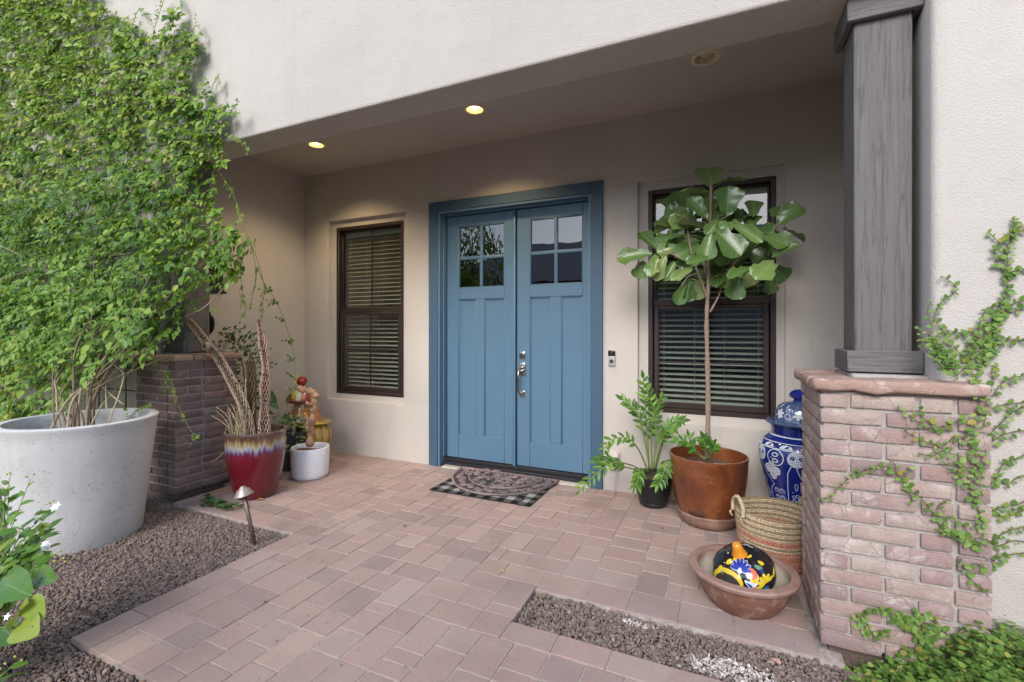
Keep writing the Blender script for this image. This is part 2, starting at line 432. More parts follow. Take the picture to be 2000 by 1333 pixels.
KINDS = [((2, 2), .34), ((3, 2), .30), ((2, 3), .24), ((1, 2), .07), ((2, 1), .06)]
for c in order:
    if c not in free: continue
    ks = sorted(KINDS, key=lambda k: -(rp.random() ** (1 / k[1])))
    best = None
    for (w, l), _ in ks:
        cells = [(c[0] + a, c[1] + b) for a in range(w) for b in range(l)]
        if not all(q in free for q in cells): continue
        r1 = (c[0] + w, c[1]) in free and (c[0] + w + 1, c[1]) not in free        # would leave a one-module slot beside it
        up = (c[0], c[1] + l) in free and (c[0], c[1] + l + 1) not in free
        sc = r1 * 2 + up
        if best is None or sc < best[0]: best = (sc, w, l, cells)
        if sc == 0: break
    if best is None: best = (9, 1, 1, [c])
    _, w, l, cells = best
    for q in cells: free.discard(q)
    pieces.append((GX + (c[0] + w / 2) * U, GY + (c[1] + l / 2) * U, w * U, l * U))
vis = []
for p in pieces:
    q = (p[0], p[1], 0.0)
    px, py, d = project(q)
    s = (p[2] * p[3]) / max(d, .1) ** 3 if in_view(q, 60) else 0
    if q[0] > 0.37 and q[1] < 3.3 and px > 1590: s *= .01
    vis.append((s, p))
vis.sort(key=lambda a: -a[0])
rest_v, rest_f, rest_t = [], [], []
for i, (s, (cx, cy, w, l)) in enumerate(vis):
    m4 = Matrix.Translation((cx, cy, rp.uniform(-.0022, .0016))) @ Matrix.Rotation(rp.gauss(0, .008), 4, 'Z') @ Matrix.Rotation(rp.gauss(0, .006), 4, 'X') @ Matrix.Rotation(rp.gauss(0, .006), 4, 'Y')
    if i < 298: inst('paver', paver_mesh(w, l), paving, m4)
    else:
        me = paver_mesh(w, l); base = len(rest_v); tt = rp.random()
        for vv in me.vertices: rest_v.append(tuple(m4 @ vv.co)); rest_t.append(tt)
        for pf in me.polygons:
            idx = [base + k for k in pf.vertices]
            if len(idx) == 4: rest_f.append(tuple(idx))
            else: rest_f.append((idx[0], idx[1], idx[2], idx[2]))
me = bpy.data.meshes.new('paver_field')
me.from_pydata(rest_v, [], [tuple(dict.fromkeys(f)) for f in rest_f]); a = me.attributes.new('tint', 'FLOAT', 'POINT'); a.data.foreach_set('value', rest_t)
me.materials.append(M['paver']); o = link('paver_field', me, paving); o['kind'] = 'stuff'

ico = bmesh.new(); bmesh.ops.create_icosphere(ico, subdivisions=1, radius=1.0)
ICO_V = np.array([v.co[:] for v in ico.verts], np.float32); ICO_F = np.array([[v.index for v in f.verts] for f in ico.faces], np.int32); ico.free()
def rand_rot(n, rs):
    q = rs.normal(size=(n, 4)); q /= np.linalg.norm(q, axis=1)[:, None]
    w, x, y, z = q.T
    return np.stack([np.stack([1 - 2 * (y * y + z * z), 2 * (x * y - z * w), 2 * (x * z + y * w)], -1),
                     np.stack([2 * (x * y + z * w), 1 - 2 * (x * x + z * z), 2 * (y * z - x * w)], -1),
                     np.stack([2 * (x * z - y * w), 2 * (y * z + x * w), 1 - 2 * (x * x + y * y)], -1)], 1)
def gravel(name, rects, density, rs, label, zbase, white=None, holes=()):
    pts = []
    for (x0, x1, y0, y1) in rects:
        n = int((x1 - x0) * (y1 - y0) * density)
        p = np.stack([rs.uniform(x0, x1, n), rs.uniform(y0, y1, n)], 1); pts.append(p)
    p = np.concatenate(pts)
    for (cx, cy, r) in holes: p = p[np.hypot(p[:, 0] - cx, p[:, 1] - cy) > r]
    keep = np.array([in_view((a, b, -.03), 90) for a, b in p]); p = p[keep]
    n = len(p)
    dist = np.hypot(p[:, 0], p[:, 1])
    sz = rs.lognormal(math.log(0.0058), 0.40, n).clip(.003, .016)
    S = np.stack([rs.uniform(.8, 1.5, n), rs.uniform(.7, 1.1, n), rs.uniform(.3, .6, n)], 1) * sz[:, None]
    v = ICO_V[None] * (1 + rs.uniform(-.22, .22, (n, len(ICO_V), 1)))
    v = v * S[:, None, :]
    rt = rand_rot(n, rs); v = np.einsum('nij,nkj->nki', rt, v)
    z = zbase + rs.uniform(-.004, .009, n) + np.array([mnoise.noise(Vector((a * 2.2, b * 2.2, 0))) * .010 for a, b in p])
    v = v + np.stack([p[:, 0], p[:, 1], z], 1)[:, None, :]
    f = (ICO_F[None] + (np.arange(n) * len(ICO_V))[:, None, None]).reshape(-1, 3)
    tint = rs.uniform(0, .96, n)
    if white:
        for (cx, cy, rx, ry) in white:
            q = ((p[:, 0] - cx) / rx) ** 2 + ((p[:, 1] - cy) / ry) ** 2 + np.array([mnoise.noise(Vector((a * 14, b * 14, 3))) for a, b in p]) * 1.1
            m = (rs.uniform(0, 1, n) < (1.15 - q) * .95); tint[m] = rs.uniform(.955, 1.0, m.sum())
    me = np_mesh(name, v.reshape(-1, 3), f, M['gravel'], False, np.repeat(tint, len(ICO_V)))
    return props(link(name, me), label, None, None, 'stuff')
rs = np.random.RandomState(3)
gravel('gravel', [(-4.6, -2.625, 0.2, 2.30), (-2.625, -1.2, 0.55, 1.066)], 20000, rs, 'grey brown crushed gravel of the bed round the concrete planter', -0.030, holes=[(-3.944, 1.672, .30)])
gravel('gravel', [(-0.903, 1.9, 1.989, 2.282)], 20000, rs, 'grey gravel strip with white lime stains in front of the terracotta bowl', -0.026,
       white=[(.02, 2.10, .17, .07), (-.36, 2.24, .10, .025), (0.22, 2.06, .12, .05)])

# ------------------------------------------------------------------ house
house = empty('house', (-1.8, 4.0, 0), 'beige stucco house with recessed porch and blue double front door', 'house')
def wall_grid(bm, Y0, Y1, x0, x1, z0, z1, holes):
    xs = sorted(set([x0, x1] + [h[k] for h in holes for k in (0, 1)])); zs = sorted(set([z0, z1] + [h[k] for h in holes for k in (2, 3)]))
    solid = {}
    for i in range(len(xs) - 1):
        for j in range(len(zs) - 1):
            cx, cz = (xs[i] + xs[i + 1]) / 2, (zs[j] + zs[j + 1]) / 2
            solid[i, j] = not any(h[0] < cx < h[1] and h[2] < cz < h[3] for h in holes)
    vc = {}
    def V(i, j, y):
        k = (i, j, y)
        if k not in vc: vc[k] = bm.verts.new((xs[i], y, zs[j]))
        return vc[k]
    for (i, j), s in solid.items():
        if not s: continue
        bm.faces.new((V(i, j, Y0), V(i + 1, j, Y0), V(i + 1, j + 1, Y0), V(i, j + 1, Y0)))
        bm.faces.new((V(i, j + 1, Y1), V(i + 1, j + 1, Y1), V(i + 1, j, Y1), V(i, j, Y1)))
        for (di, dj, a, b) in ((-1, 0, (i, j), (i, j + 1)), (1, 0, (i + 1, j + 1), (i + 1, j)), (0, -1, (i + 1, j), (i, j)), (0, 1, (i, j + 1), (i + 1, j + 1))):
            if not solid.get((i + di, j + dj), False):
                bm.faces.new((V(*a, Y0), V(*b, Y0), V(*b, Y1), V(*a, Y1)))
def soften(bm, off, seg=3, only=None):
    bmesh.ops.recalc_face_normals(bm, faces=bm.faces)
    es = [e for e in bm.edges if len(e.link_faces) == 2 and e.calc_face_angle() > 0.6 and (only is None or only(e))]
    bmesh.ops.bevel(bm, geom=es, offset=off, segments=seg, affect='EDGES', profile=0.5)

WL = (-4.005, -3.072, 0.645, 2.507); WR = (-0.585, 0.342, 0.680, 2.507)       # window openings
DR = (-2.608, -1.054, -0.06, 2.53)                                             # door opening
bm = bmesh.new()
wall_grid(bm, YW, YW + .045, XL - .15, XR + .15, -0.06, ZC + .1, [(WL[0] - .085, WL[1] + .05, WL[2] - .06, WL[3] + .07), (WR[0] - .075, WR[1] + .055, WR[2] - .06, WR[3] + .07), DR])
soften(bm, 0.014, 3, lambda e: all(abs(v.co.y - YW) < 1e-4 and XL < v.co.x < XR and v.co.z < ZC for v in e.verts) and any(v.co.z > 0 for v in e.verts))
bm_obj('back_wall', bm, M['stucco'], house, 40)
bm = bmesh.new(); wall_grid(bm, YW + .0452, YW + .17, XL - .15, XR + .15, -0.06, ZC + .1, [WL, WR, DR])
bm_obj('window_surround_wall', bm, M['stucco'], house)
def block(name, mat, x0, x1, y0, y1, z0, z1, bev=0.0, seg=3):
    bm = bmesh.new(); box(bm, x0, x1, y0, y1, z0, z1, bev, seg); return bm_obj(name, bm, mat, house, 50 if bev else False)
block('side_wall', M['stucco'], -9.0, XL, YF, YF + .27, -0.06, ZB - .003, 0.03)
block('side_wall', M['stucco'], XR, 7.0, YF, YF + .27, -0.06, ZB - .003, 0.03)
block('side_wall', M['stucco'], -9.0, XL - .0006, YF + .22, 8.5, -.059, ZC + .4)
block('side_wall', M['stucco'], XR + .0006, 7.0, YF + .22, 8.5, -.059, ZC + .4)
bm = bmesh.new()
box(bm, -9.0, 7.0, YF - .001, YF + .27, ZB, 6.2)
soften(bm, 0.022, 3, lambda e: all(abs(v.co.z - ZB) < 1e-3 for v in e.verts))
bm_obj('upper_wall', bm, M['stucco'], house, 50)
# porch ceiling with three round holes for the recessed lights
LX, LYc, LR = (-3.574, -1.842, -0.121), 3.317, 0.071
bm = bmesh.new(); yb0, yb1 = YF + .27, YW + .0; hs_ = .13
def quad(a, b, c, d): bm.faces.new([bm.verts.new(p) for p in (a, b, c, d)])
xs_ = [XL]; 
for lx in LX: xs_ += [lx - hs_, lx + hs_]
xs_.append(XR)
for i in range(len(xs_) - 1):
    a, b = xs_[i], xs_[i + 1]
    if i % 2 == 0: quad((a, yb0, ZC), (a, yb1, ZC), (b, yb1, ZC), (b, yb0, ZC))
    else:
        quad((a, yb0, ZC), (a, LYc - hs_, ZC), (b, LYc - hs_, ZC), (b, yb0, ZC)); quad((a, LYc + hs_, ZC), (a, yb1, ZC), (b, yb1, ZC), (b, LYc + hs_, ZC))
        cx = (a + b) / 2; n = 32
        def sq(t):
            c, s = math.cos(t), math.sin(t); k = hs_ / max(abs(c), abs(s)); return (cx + c * k, LYc + s * k, ZC)
        for j in range(n):
            t0, t1 = 2 * math.pi * j / n, 2 * math.pi * (j + 1) / n
            quad((cx + LR * math.cos(t0), LYc + LR * math.sin(t0), ZC), (cx + LR * math.cos(t1), LYc + LR * math.sin(t1), ZC), sq(t1), sq(t0))
bmesh.ops.remove_doubles(bm, verts=bm.verts, dist=1e-5)
bm_obj('porch_ceiling', bm, M['stucco'], house)
bm = bmesh.new(); box(bm, XL, XR, YF + .272, YW, ZC + .22, ZC + .3); bm_obj('roof_deck', bm, M['dark_wood'], house)
# the room behind the front wall
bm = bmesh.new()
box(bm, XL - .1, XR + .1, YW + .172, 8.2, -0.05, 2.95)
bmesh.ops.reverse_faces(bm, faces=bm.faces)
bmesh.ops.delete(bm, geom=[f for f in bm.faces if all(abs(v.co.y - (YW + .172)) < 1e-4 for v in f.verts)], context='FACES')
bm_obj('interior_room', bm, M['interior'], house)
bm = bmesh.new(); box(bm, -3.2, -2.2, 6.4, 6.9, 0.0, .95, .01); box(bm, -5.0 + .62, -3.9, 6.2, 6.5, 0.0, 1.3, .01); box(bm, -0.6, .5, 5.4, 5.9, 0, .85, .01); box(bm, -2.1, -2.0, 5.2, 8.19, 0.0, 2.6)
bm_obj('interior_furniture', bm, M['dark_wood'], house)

# ---- door frame, threshold, two leaves
bm = bmesh.new()
TX0, TX1, TZ = -2.713, -0.951, 2.627
box(bm, TX0, -2.6085, YW - .024, YW + .004, -0.004, TZ, .003)
box(bm, -1.0535, TX1, YW - .024, YW + .004, -0.004, TZ, .003)
box(bm, -2.608, -1.054, YW - .0235, YW + .004, 2.5305, TZ - .0005, .003)
frame = bm_obj('door_frame', bm, M['blue_rough'], house, 40)
bm = bmesh.new()
for x0, x1, z0, z1 in ((-2.607, -2.586, 0.0, 2.529), (-1.076, -1.055, 0.0, 2.529), (-2.5855, -1.0765, 2.508, 2.529)):
    box(bm, x0, x1, YW - .018, YW + .2, z0, z1, .002)
for x0, x1, z0, z1 in ((-2.5858, -2.572, .09, 2.494), (-1.09, -1.0762, .09, 2.494), (-2.5858, -1.0762, 2.4945, 2.5078)):
    box(bm, x0, x1, YW + .035, YW + .09, z0, z1, .003)
bm_obj('door_jamb', bm, M['blue'], house, 40)
bm = bmesh.new()
box(bm, -2.585, -1.077, YW + .03, YW + .19, .012, .040, .004); box(bm, -2.585, -1.077, YW + .075, YW + .19, .0402, .072, .004)
bm_obj('door_threshold', bm, M['rubber_seal'], house, 40)
bm = bmesh.new()
box(bm, -2.56, -1.07, YW - .03, YW + .19, -.05, .011, .006)
bmesh.ops.subdivide_edges(bm, edges=[e for e in bm.edges if abs(e.verts[0].co.x - e.verts[1].co.x) > .5], cuts=60, use_grid_fill=True)
for v in bm.verts:
    if v.co.y < YW + .02: v.co.y += mnoise.noise(v.co * 9) * .022; v.co.z += min(0, mnoise.noise(v.co * 23) * .007)
bm_obj('door_sill_slab', bm, M['slab'], house)

YD = YW + .092                                      # front face of the door leaves
def leaf_door(x0, x1, lite, panels, label):
    z0, z1 = .078, 2.492
    bm = bmesh.new(); t0, t1 = YD, YD + .045
    lx0, lx1, lz0, lz1 = lite
    px = [(p[0], p[1]) for p in panels]; pz0, pz1 = .315, 1.66
    b = .0035
    box(bm, x0, lx0, t0, t1, z0, z1, b); box(bm, lx1, x1, t0, t1, z0, z1, b)
    box(bm, lx0 + .0002, lx1 - .0002, t0, t1 - .001, z0, pz0, b); box(bm, lx0 + .0002, lx1 - .0002, t0, t1 - .001, pz1, lz0, b)
    box(bm, lx0 + .0002, lx1 - .0002, t0, t1 - .001, lz1, z1, b)
    box(bm, px[0][1], px[1][0], t0 + .0008, t1 - .002, pz0 + .0002, pz1 - .0002, b)
    if px[0][0] > lx0 + .004: box(bm, lx0 + .0004, px[0][0], t0 + .0006, t1 - .002, pz0 + .0002, pz1 - .0002, b)
    if px[1][1] < lx1 - .004: box(bm, px[1][1], lx1 - .0004, t0 + .0006, t1 - .002, pz0 + .0002, pz1 - .0002, b)
    d = bm_obj('door', bm, M['blue'], house, 40); d['label'] = label
    for (a, c) in px:
        bm = bmesh.new()
        box(bm, a - .004, c + .004, t0 + .017, t1 - .006, pz0 - .004, pz1 + .004)
        for (u0, u1, w0, w1) in ((a, a + .009, pz0, pz1), (c - .009, c, pz0, pz1), (a + .0092, c - .0092, pz0, pz0 + .011), (a + .0092, c - .0092, pz1 - .009, pz1)):
            box(bm, u0, u1, t0 + .006, t0 + .0165, w0, w1, .0045, 2)
        bm_obj('door_panel', bm, M['blue'], d, 40)
    mx, mz = (lx0 + lx1) / 2, (lz0 + lz1) / 2 - .012
    bm = bmesh.new()
    box(bm, mx - .017, mx + .017, t0 + .004, t1 - .004, lz0, lz1, .008, 2); box(bm, lx0, lx1, t0 + .005, t1 - .005, mz - .017, mz + .017, .008, 2)
    for (u0, u1, w0, w1) in ((lx0, lx0 + .010, lz0, lz1), (lx1 - .010, lx1, lz0, lz1), (lx0 + .0102, lx1 - .0102, lz0, lz0 + .010), (lx0 + .0102, lx1 - .0102, lz1 - .010, lz1)):
        box(bm, u0, u1, t0 + .003, t1 - .006, w0, w1, .004, 2)
    bm_obj('muntin', bm, M['blue'], d, 40)
    for (a, c) in ((lx0 + .008, mx - .015), (mx + .015, lx1 - .008)):
        for (e, f) in ((lz0 + .008, mz - .015), (mz + .015, lz1 - .008)):
            bm = bmesh.new(); box(bm, a, c, t0 + .020, t0 + .025, e, f)
            bm_obj('glass_pane', bm, M['door_glass'], d)
    return d
dl = leaf_door(-2.570, -1.806, (-2.436, -1.928, 1.772, 2.388), ((-2.436, -2.235), (-2.147, -1.928)), 'left door leaf with the overlapping centre strip and four panes')
dr = leaf_door(-1.794, -1.092, (-1.664, -1.156, 1.772, 2.388), ((-1.664, -1.462), (-1.358, -1.156)), 'right door leaf with the nickel lock and pull handle')
bm = bmesh.new(); box(bm, -1.838, -1.806, YD - .014, YD + .002, .062, 2.488, .004, 2); bm_obj('astragal', bm, M['blue'], dl, 40)
bm = bmesh.new(); box(bm, -1.83, -1.77, YD + .047, YD + .06, .08, 2.49); bm_obj('seal_strip', bm, M['black'], dr)
bm = bmesh.new(); box(bm, -2.604, -1.058, YD + .066, YD + .078, .03, 2.525); bm_obj('door_light_block', bm, M['black'], house)  # added black sheet, blocks light leaking through the door gaps
# lock and handle
bm = bmesh.new(); box(bm, -1.768, -1.708, YD - .010, YD + .001, 1.085, 1.152, .006, 2); lk = bm_obj('deadbolt', bm, M['nickel'], dr, 40)
v, f = lathe([(0, 0), (.019, 0), (.022, .004), (.022, .016), (.0, .016)], 20)
m4 = Matrix.Translation((-1.738, YD - .008, 1.118)) @ Matrix.Rotation(math.radians(90), 4, 'X')
bm = bmesh.new()
vv = [bm.verts.new(m4 @ Vector(p)) for p in v]
for q in f: bm.faces.new([vv[k] for k in q])
box(bm, -1.740, -1.736, YD - .026, YD - .022, 1.110, 1.127)
bm_obj('keyhole', bm, M['nickel'], dr, 40)
bm = bmesh.new()
box(bm, -1.770, -1.707, YD - .010, YD + .001, .925, 1.048, .006, 2)
box(bm, -1.764, -1.714, YD - .052, YD - .008, .968, .982, .004, 2); box(bm, -1.760, -1.720, YD - .034, YD - .008, 1.000, 1.012, .004, 2)
hd = bm_obj('door_handle', bm, M['nickel'], dr, 40)
bm = bmesh.new(); box(bm, -1.767, -1.712, YD - .008, YD + .001, .725, .785, .006, 2); bm_obj('handle_foot', bm, M['nickel'], dr, 40)
v, f = tube(catmull([(-1.757, YD - .045, .975), (-1.757, YD - .058, .93), (-1.757, YD - .060, .85), (-1.755, YD - .052, .78), (-1.745, YD - .012, .755)], 6), .009, 8)
link('pull_grip', np_mesh('pull_grip', v, f, M['nickel'], True), dr)

# ---- windows with blinds
def window(op, label, muntin):
    x0, x1, z0, z1 = op; Yf = YW + .040; zm = 1.571
    w = .038
    bm = bmesh.new()
    for a, b, c, d in ((x0, x0 + w, z0, z1), (x1 - w, x1, z0, z1), (x0 + w, x1 - w, z1 - w, z1), (x0 + w, x1 - w, z0, z0 + w)):
        box(bm, a, b, Yf, Yf + .10, c, d, .004)
    win = bm_obj('window', bm, M['bronze'], house, 40); win['label'] = label
    bm = bmesh.new()                                  # upper sash, set back
    a0, a1 = x0 + w + .0005, x1 - w - .0005
    for a, b, c, d in ((a0, a0 + .016, zm + .03, z1 - w), (a1 - .016, a1, zm + .03, z1 - w), (a0, a1, z1 - w - .016, z1 - w - .0003), (a0, a1, zm - .018, zm + .032)):
        box(bm, a, b, Yf + .045 - (.02 if c < zm else 0), Yf + .075, c, d, .003)
    bm_obj('upper_sash', bm, M['bronze'], win, 40)
    bm = bmesh.new()                                  # lower sash, in front
    s = .036
    for a, b, c, d in ((a0 + .008, a0 + .008 + s, z0 + w + .004, zm - .019), (a1 - .008 - s, a1 - .008, z0 + w + .004, zm - .019), (a0 + .008 + s, a1 - .008 - s, z0 + w + .004, z0 + w + .05), (a0 + .008 + s, a1 - .008 - s, zm - .05, zm - .0195)):
        box(bm, a, b, Yf + .012, Yf + .042, c, d, .003)
    bm_obj('lower_sash', bm, M['bronze'], win, 40)
    bm = bmesh.new(); box(bm, a0 + .01, a1 - .01, Yf + .058, Yf + .062, zm, z1 - w - .01); bm_obj('glass_pane', bm, M['glass'], win)
    bm = bmesh.new(); box(bm, a0 + .02, a1 - .02, Yf + .026, Yf + .030, z0 + w + .02, zm - .03); bm_obj('glass_pane', bm, M['glass'], win)
    if muntin:
        bm = bmesh.new(); mx = (x0 + x1) / 2
        if muntin == 2:
            box(bm, mx - .008, mx + .008, Yf + .052, Yf + .0572, zm + .03, z1 - w - .016); box(bm, mx - .002, mx + .014, Yf + .0195, Yf + .0252, z0 + w + .05, zm - .05)
            box(bm, a0 + .016, mx - .0082, Yf + .052, Yf + .0572, 2.018, 2.034); box(bm, mx + .0082, a1 - .016, Yf + .052, Yf + .0572, 2.018, 2.034)
            box(bm, a0 + .044, mx - .0022, Yf + .0195, Yf + .0252, 1.135, 1.149); box(bm, mx + .0142, a1 - .044, Yf + .0195, Yf + .0252, 1.135, 1.149)
        else: box(bm, a0 + .044, a1 - .044, Yf + .0195, Yf + .0252, 1.085, 1.098)
        bm_obj('muntin', bm, M['bronze'], win)
    bm = bmesh.new(); yb = Yf + .135
    box(bm, a0 + .012, a1 - .012, yb - .03, yb + .03, z1 - .10, z1 - .045, .003)
    bm_obj('head_rail', bm, M['blind'], win)
    sl = bmesh.new(); L = a1 - a0 - .05
    vs_ = []
    for yy, zz in ((-.025, -.0012), (-.012, .0016), (.012, .0016), (.025, -.0012)):
        vs_.append((sl.verts.new((-L / 2, yy, zz)), sl.verts.new((L / 2, yy, zz)), sl.verts.new((L / 2, yy, zz - .003)), sl.verts.new((-L / 2, yy, zz - .003))))
    for k in range(3):
        A, B = vs_[k], vs_[k + 1]
        sl.faces.new((A[0], A[1], B[1], B[0])); sl.faces.new((B[3], B[2], A[2], A[3])); sl.faces.new((A[0], B[0], B[3], A[3])); sl.faces.new((A[1], A[2], B[2], B[1]))
    sl.faces.new((vs_[0][0], vs_[0][3], vs_[0][2], vs_[0][1])); sl.faces.new((vs_[3][0], vs_[3][1], vs_[3][2], vs_[3][3]))
    bmesh.ops.recalc_face_normals(sl, faces=sl.faces)
    sme = bpy.data.meshes.new('blind_slat'); sl.to_mesh(sme); sl.free(); sme.materials.append(M['blind'])
    n = 37; top = z1 - .125; bot = z0 + .085
    for i in range(n):
        z = top + (bot - top) * i / (n - 1)
        inst('blind_slat', sme, win, Matrix.Translation(((x0 + x1) / 2 + R.uniform(-.002, .002), yb, z)) @ Matrix.Rotation(math.radians(16 + R.uniform(-1.5, 1.5)), 4, 'X'))
    bm = bmesh.new(); box(bm, a0 + .02, a1 - .02, yb - .025, yb + .025, bot - .04, bot - .022, .004); bm_obj('bottom_rail', bm, M['blind'], win)
    paths = []
    for q in (.12, .38, .62, .88):
        xx = x0 + (x1 - x0) * q
        for dy in (-.028, .028): paths.append(([Vector((xx, yb + dy, z1 - .07)), Vector((xx, yb + dy, bot - .02))], .0016))
    tube_obj('blind_cord', paths, M['cord'], win, 4)
    return win
window(WL, 'narrow bronze window with muntins left of the blue door', 2)
window(WR, 'bronze window behind the fiddle leaf fig right of the blue door', 1)

# ---- recessed lights
emit_on = mat_emit('lamp_glow', (1.0, 0.72, 0.30), 4.0)
M['bulb_off'] = mat_simple('frosted_bulb', (0.62, 0.56, 0.44), 0.35)
for lx, on, label in ((LX[0], True, 'lit recessed ceiling light near the inner corner of the porch'), (LX[1], True, 'lit recessed ceiling light in front of the blue door'),
                      (LX[2], False, 'unlit recessed ceiling light with cream ring by the timber post')):
    t = empty('ceiling_light', (lx, LYc, ZC), label, 'ceiling light', 'recessed lights in the porch ceiling')
    c = (lx, LYc)
    lathe_obj('trim_ring', [(.066, ZC + .004), (.066, ZC - .004), (.071, ZC - .008), (.086, ZC - .006), (.091, ZC - .0005), (.072, ZC - .0003)], M['trim_ring'], t, c, 40)
    lathe_obj('baffle', [(.069, ZC + .001), (.066, ZC + .05), (.055, ZC + .11), (.0, ZC + .112)], M['trim_ring'], t, c, 32)
    lathe_obj('bulb', [(.0, ZC + .012), (.03, ZC + .016), (.047, ZC + .032), (.046, ZC + .05), (.03, ZC + .085), (.02, ZC + .108)], emit_on if on else M['bulb_off'], t, c, 24)
    if on:
        ld = bpy.data.lights.new('porch_lamp', 'SPOT'); ld.energy = 32; ld.color = (1.0, 0.72, 0.40); ld.spot_size = math.radians(125); ld.spot_blend = 0.8; ld.shadow_soft_size = .05
        lo = bpy.data.objects.new('porch_lamp', ld); COL.objects.link(lo); lo.location = (lx, LYc, ZC - .015)

# lamps that hang in the room behind the left window
M['warm_bulb'] = mat_emit('warm_bulb', (1.0, 0.62, 0.28), 9.0)
for (x, y, z, r, lab) in ((-3.95, 6.6, 1.98, .013, 'small lit candle bulb of the chandelier seen through the left window'),):
    t = empty('chandelier', (x, y, z), 'dark chandelier with lit candle bulbs seen through the left window', 'chandelier')
    ps = [([Vector((x, y, 2.95)), Vector((x, y, z - .1))], .008)]
    for k in range(5):
        a = k * 2 * math.pi / 5; e = Vector((x + .2 * math.cos(a), y + .2 * math.sin(a), z - .02))
        ps.append((catmull([(x, y, z - .1), (x + .1 * math.cos(a), y + .1 * math.sin(a), z - .16), e], 5), .006))
        v, f = lathe([(0, e.z), (.016, e.z + .02), (.012, e.z + .045), (0, e.z + .07)], 8, (e.x, e.y)); link('candle_bulb', np_mesh('candle_bulb', v, f, M['warm_bulb'], True), t)
    tube_obj('arm', ps, M['black'], t, 6)

ld = bpy.data.lights.new('chandelier_light', 'POINT'); ld.energy = 3; ld.color = (1.0, .72, .42); ld.shadow_soft_size = .15
lo = bpy.data.objects.new('chandelier_light', ld); COL.objects.link(lo); lo.location = (-3.95, 6.6, 2.1)
for (px_, py_, Y_, lab) in ((690, 523, 6.9, 'small lit pendant lamp seen high in the left pane of the narrow window'), (746, 533, 7.3, 'small lit pendant lamp seen near the right edge of the narrow window')):
    c_ = at(px_, py_, Y_); t = empty('pendant_lamp', tuple(c_), lab, 'pendant lamp', 'pendant lamps in the room behind the left window')
    v, f = lathe([(0, c_.z - .02), (.07, c_.z - .015), (.08, c_.z), (.0, c_.z + .005)], 16, (c_.x, c_.y)); link('lit_disc', np_mesh('lit_disc', v, f, M['warm_bulb'], True), t)
    tube_obj('rod', [([Vector((c_.x, c_.y, c_.z)), Vector((c_.x, c_.y, 2.95))], .008)], M['black'], t, 6)
# ---- doorbell and outlet cover
t = empty('doorbell', (-.875, YW, 1.05), 'silver and black video doorbell on the wall right of the door', 'doorbell')
bm = bmesh.new(); box(bm, -.905, -.845, YW - .022, YW + .001, 1.052, 1.183, .007, 2); bm_obj('housing', bm, mat_simple('silver_plastic', (.52, .52, .53), .35, .4), t, 40)
bm = bmesh.new(); box(bm, -.9045, -.8455, YW - .0235, YW - .012, 1.132, 1.1835, .006, 2); bm_obj('camera_plate', bm, mat_simple('gloss_black', (.012, .012, .014), .15), t, 40)
def disc_y(bm, x, y, z, r, d, n=24):
    g = bmesh.ops.create_cone(bm, segments=n, radius1=r, radius2=r * .9, depth=d, cap_ends=True)
    for vtx in g['verts']: vtx.co = Matrix.Translation((x, y, z)) @ (Matrix.Rotation(math.radians(90), 4, 'X') @ vtx.co)
bm = bmesh.new(); disc_y(bm, -.875, YW - .024, 1.092, .0175, .008); disc_y(bm, -.875, YW - .0245, 1.158, .009, .006); bm_obj('button', bm, M['nickel'], t, 40)
t = empty('outlet_cover', (-.845, YW, .15), 'grey weatherproof outlet cover low on the wall beside the door', 'outlet cover')
bm = bmesh.new(); box(bm, -.885, -.812, YW - .045, YW + .001, .19, .325, .008, 2); bm_obj('lid', bm, M['white_plastic'], t, 40)
bm = bmesh.new(); box(bm, -.893, -.804, YW - .010, YW + .001, .180, .335, .003); bm_obj('base_plate', bm, M['white_plastic'], t, 40)
tube_obj('cord', [(catmull([(-.83, YW - .03, .195), (-.832, YW - .045, .12), (-.85, YW - .035, .03), (-.86, YW - .05, .004)], 6), .004)], M['white_plastic'], t, 6)

# ------------------------------------------------------------------ brick pillars and timber posts
_bk = {}
def brick_mesh(lx, ly, lz, mat, tag):
    k = (round(lx, 2), round(ly, 2), round(lz, 3), tag, R.randrange(3))
    if k not in _bk:
        bm = bmesh.new(); box(bm, -lx / 2, lx / 2, -ly / 2, ly / 2, -lz / 2, lz / 2, .0048, 2)
        es = [e for e in bm.edges if abs(e.verts[0].co.x - e.verts[1].co.x) > .06 or abs(e.verts[0].co.y - e.verts[1].co.y) > .06]
        bmesh.ops.subdivide_edges(bm, edges=es, cuts=3)
        s = R.uniform(0, 50)
        for v in bm.verts: v.co += mnoise.noise_vector(v.co * 26 + Vector((s, 0, 0))) * .0028
        me = bpy.data.meshes.new('brick'); bm.to_mesh(me); bm.free(); me.materials.append(mat)
        me.polygons.foreach_set('use_smooth', [True] * len(me.polygons)); me.set_sharp_from_angle(angle=math.radians(38)); _bk[k] = me
    return _bk[k]
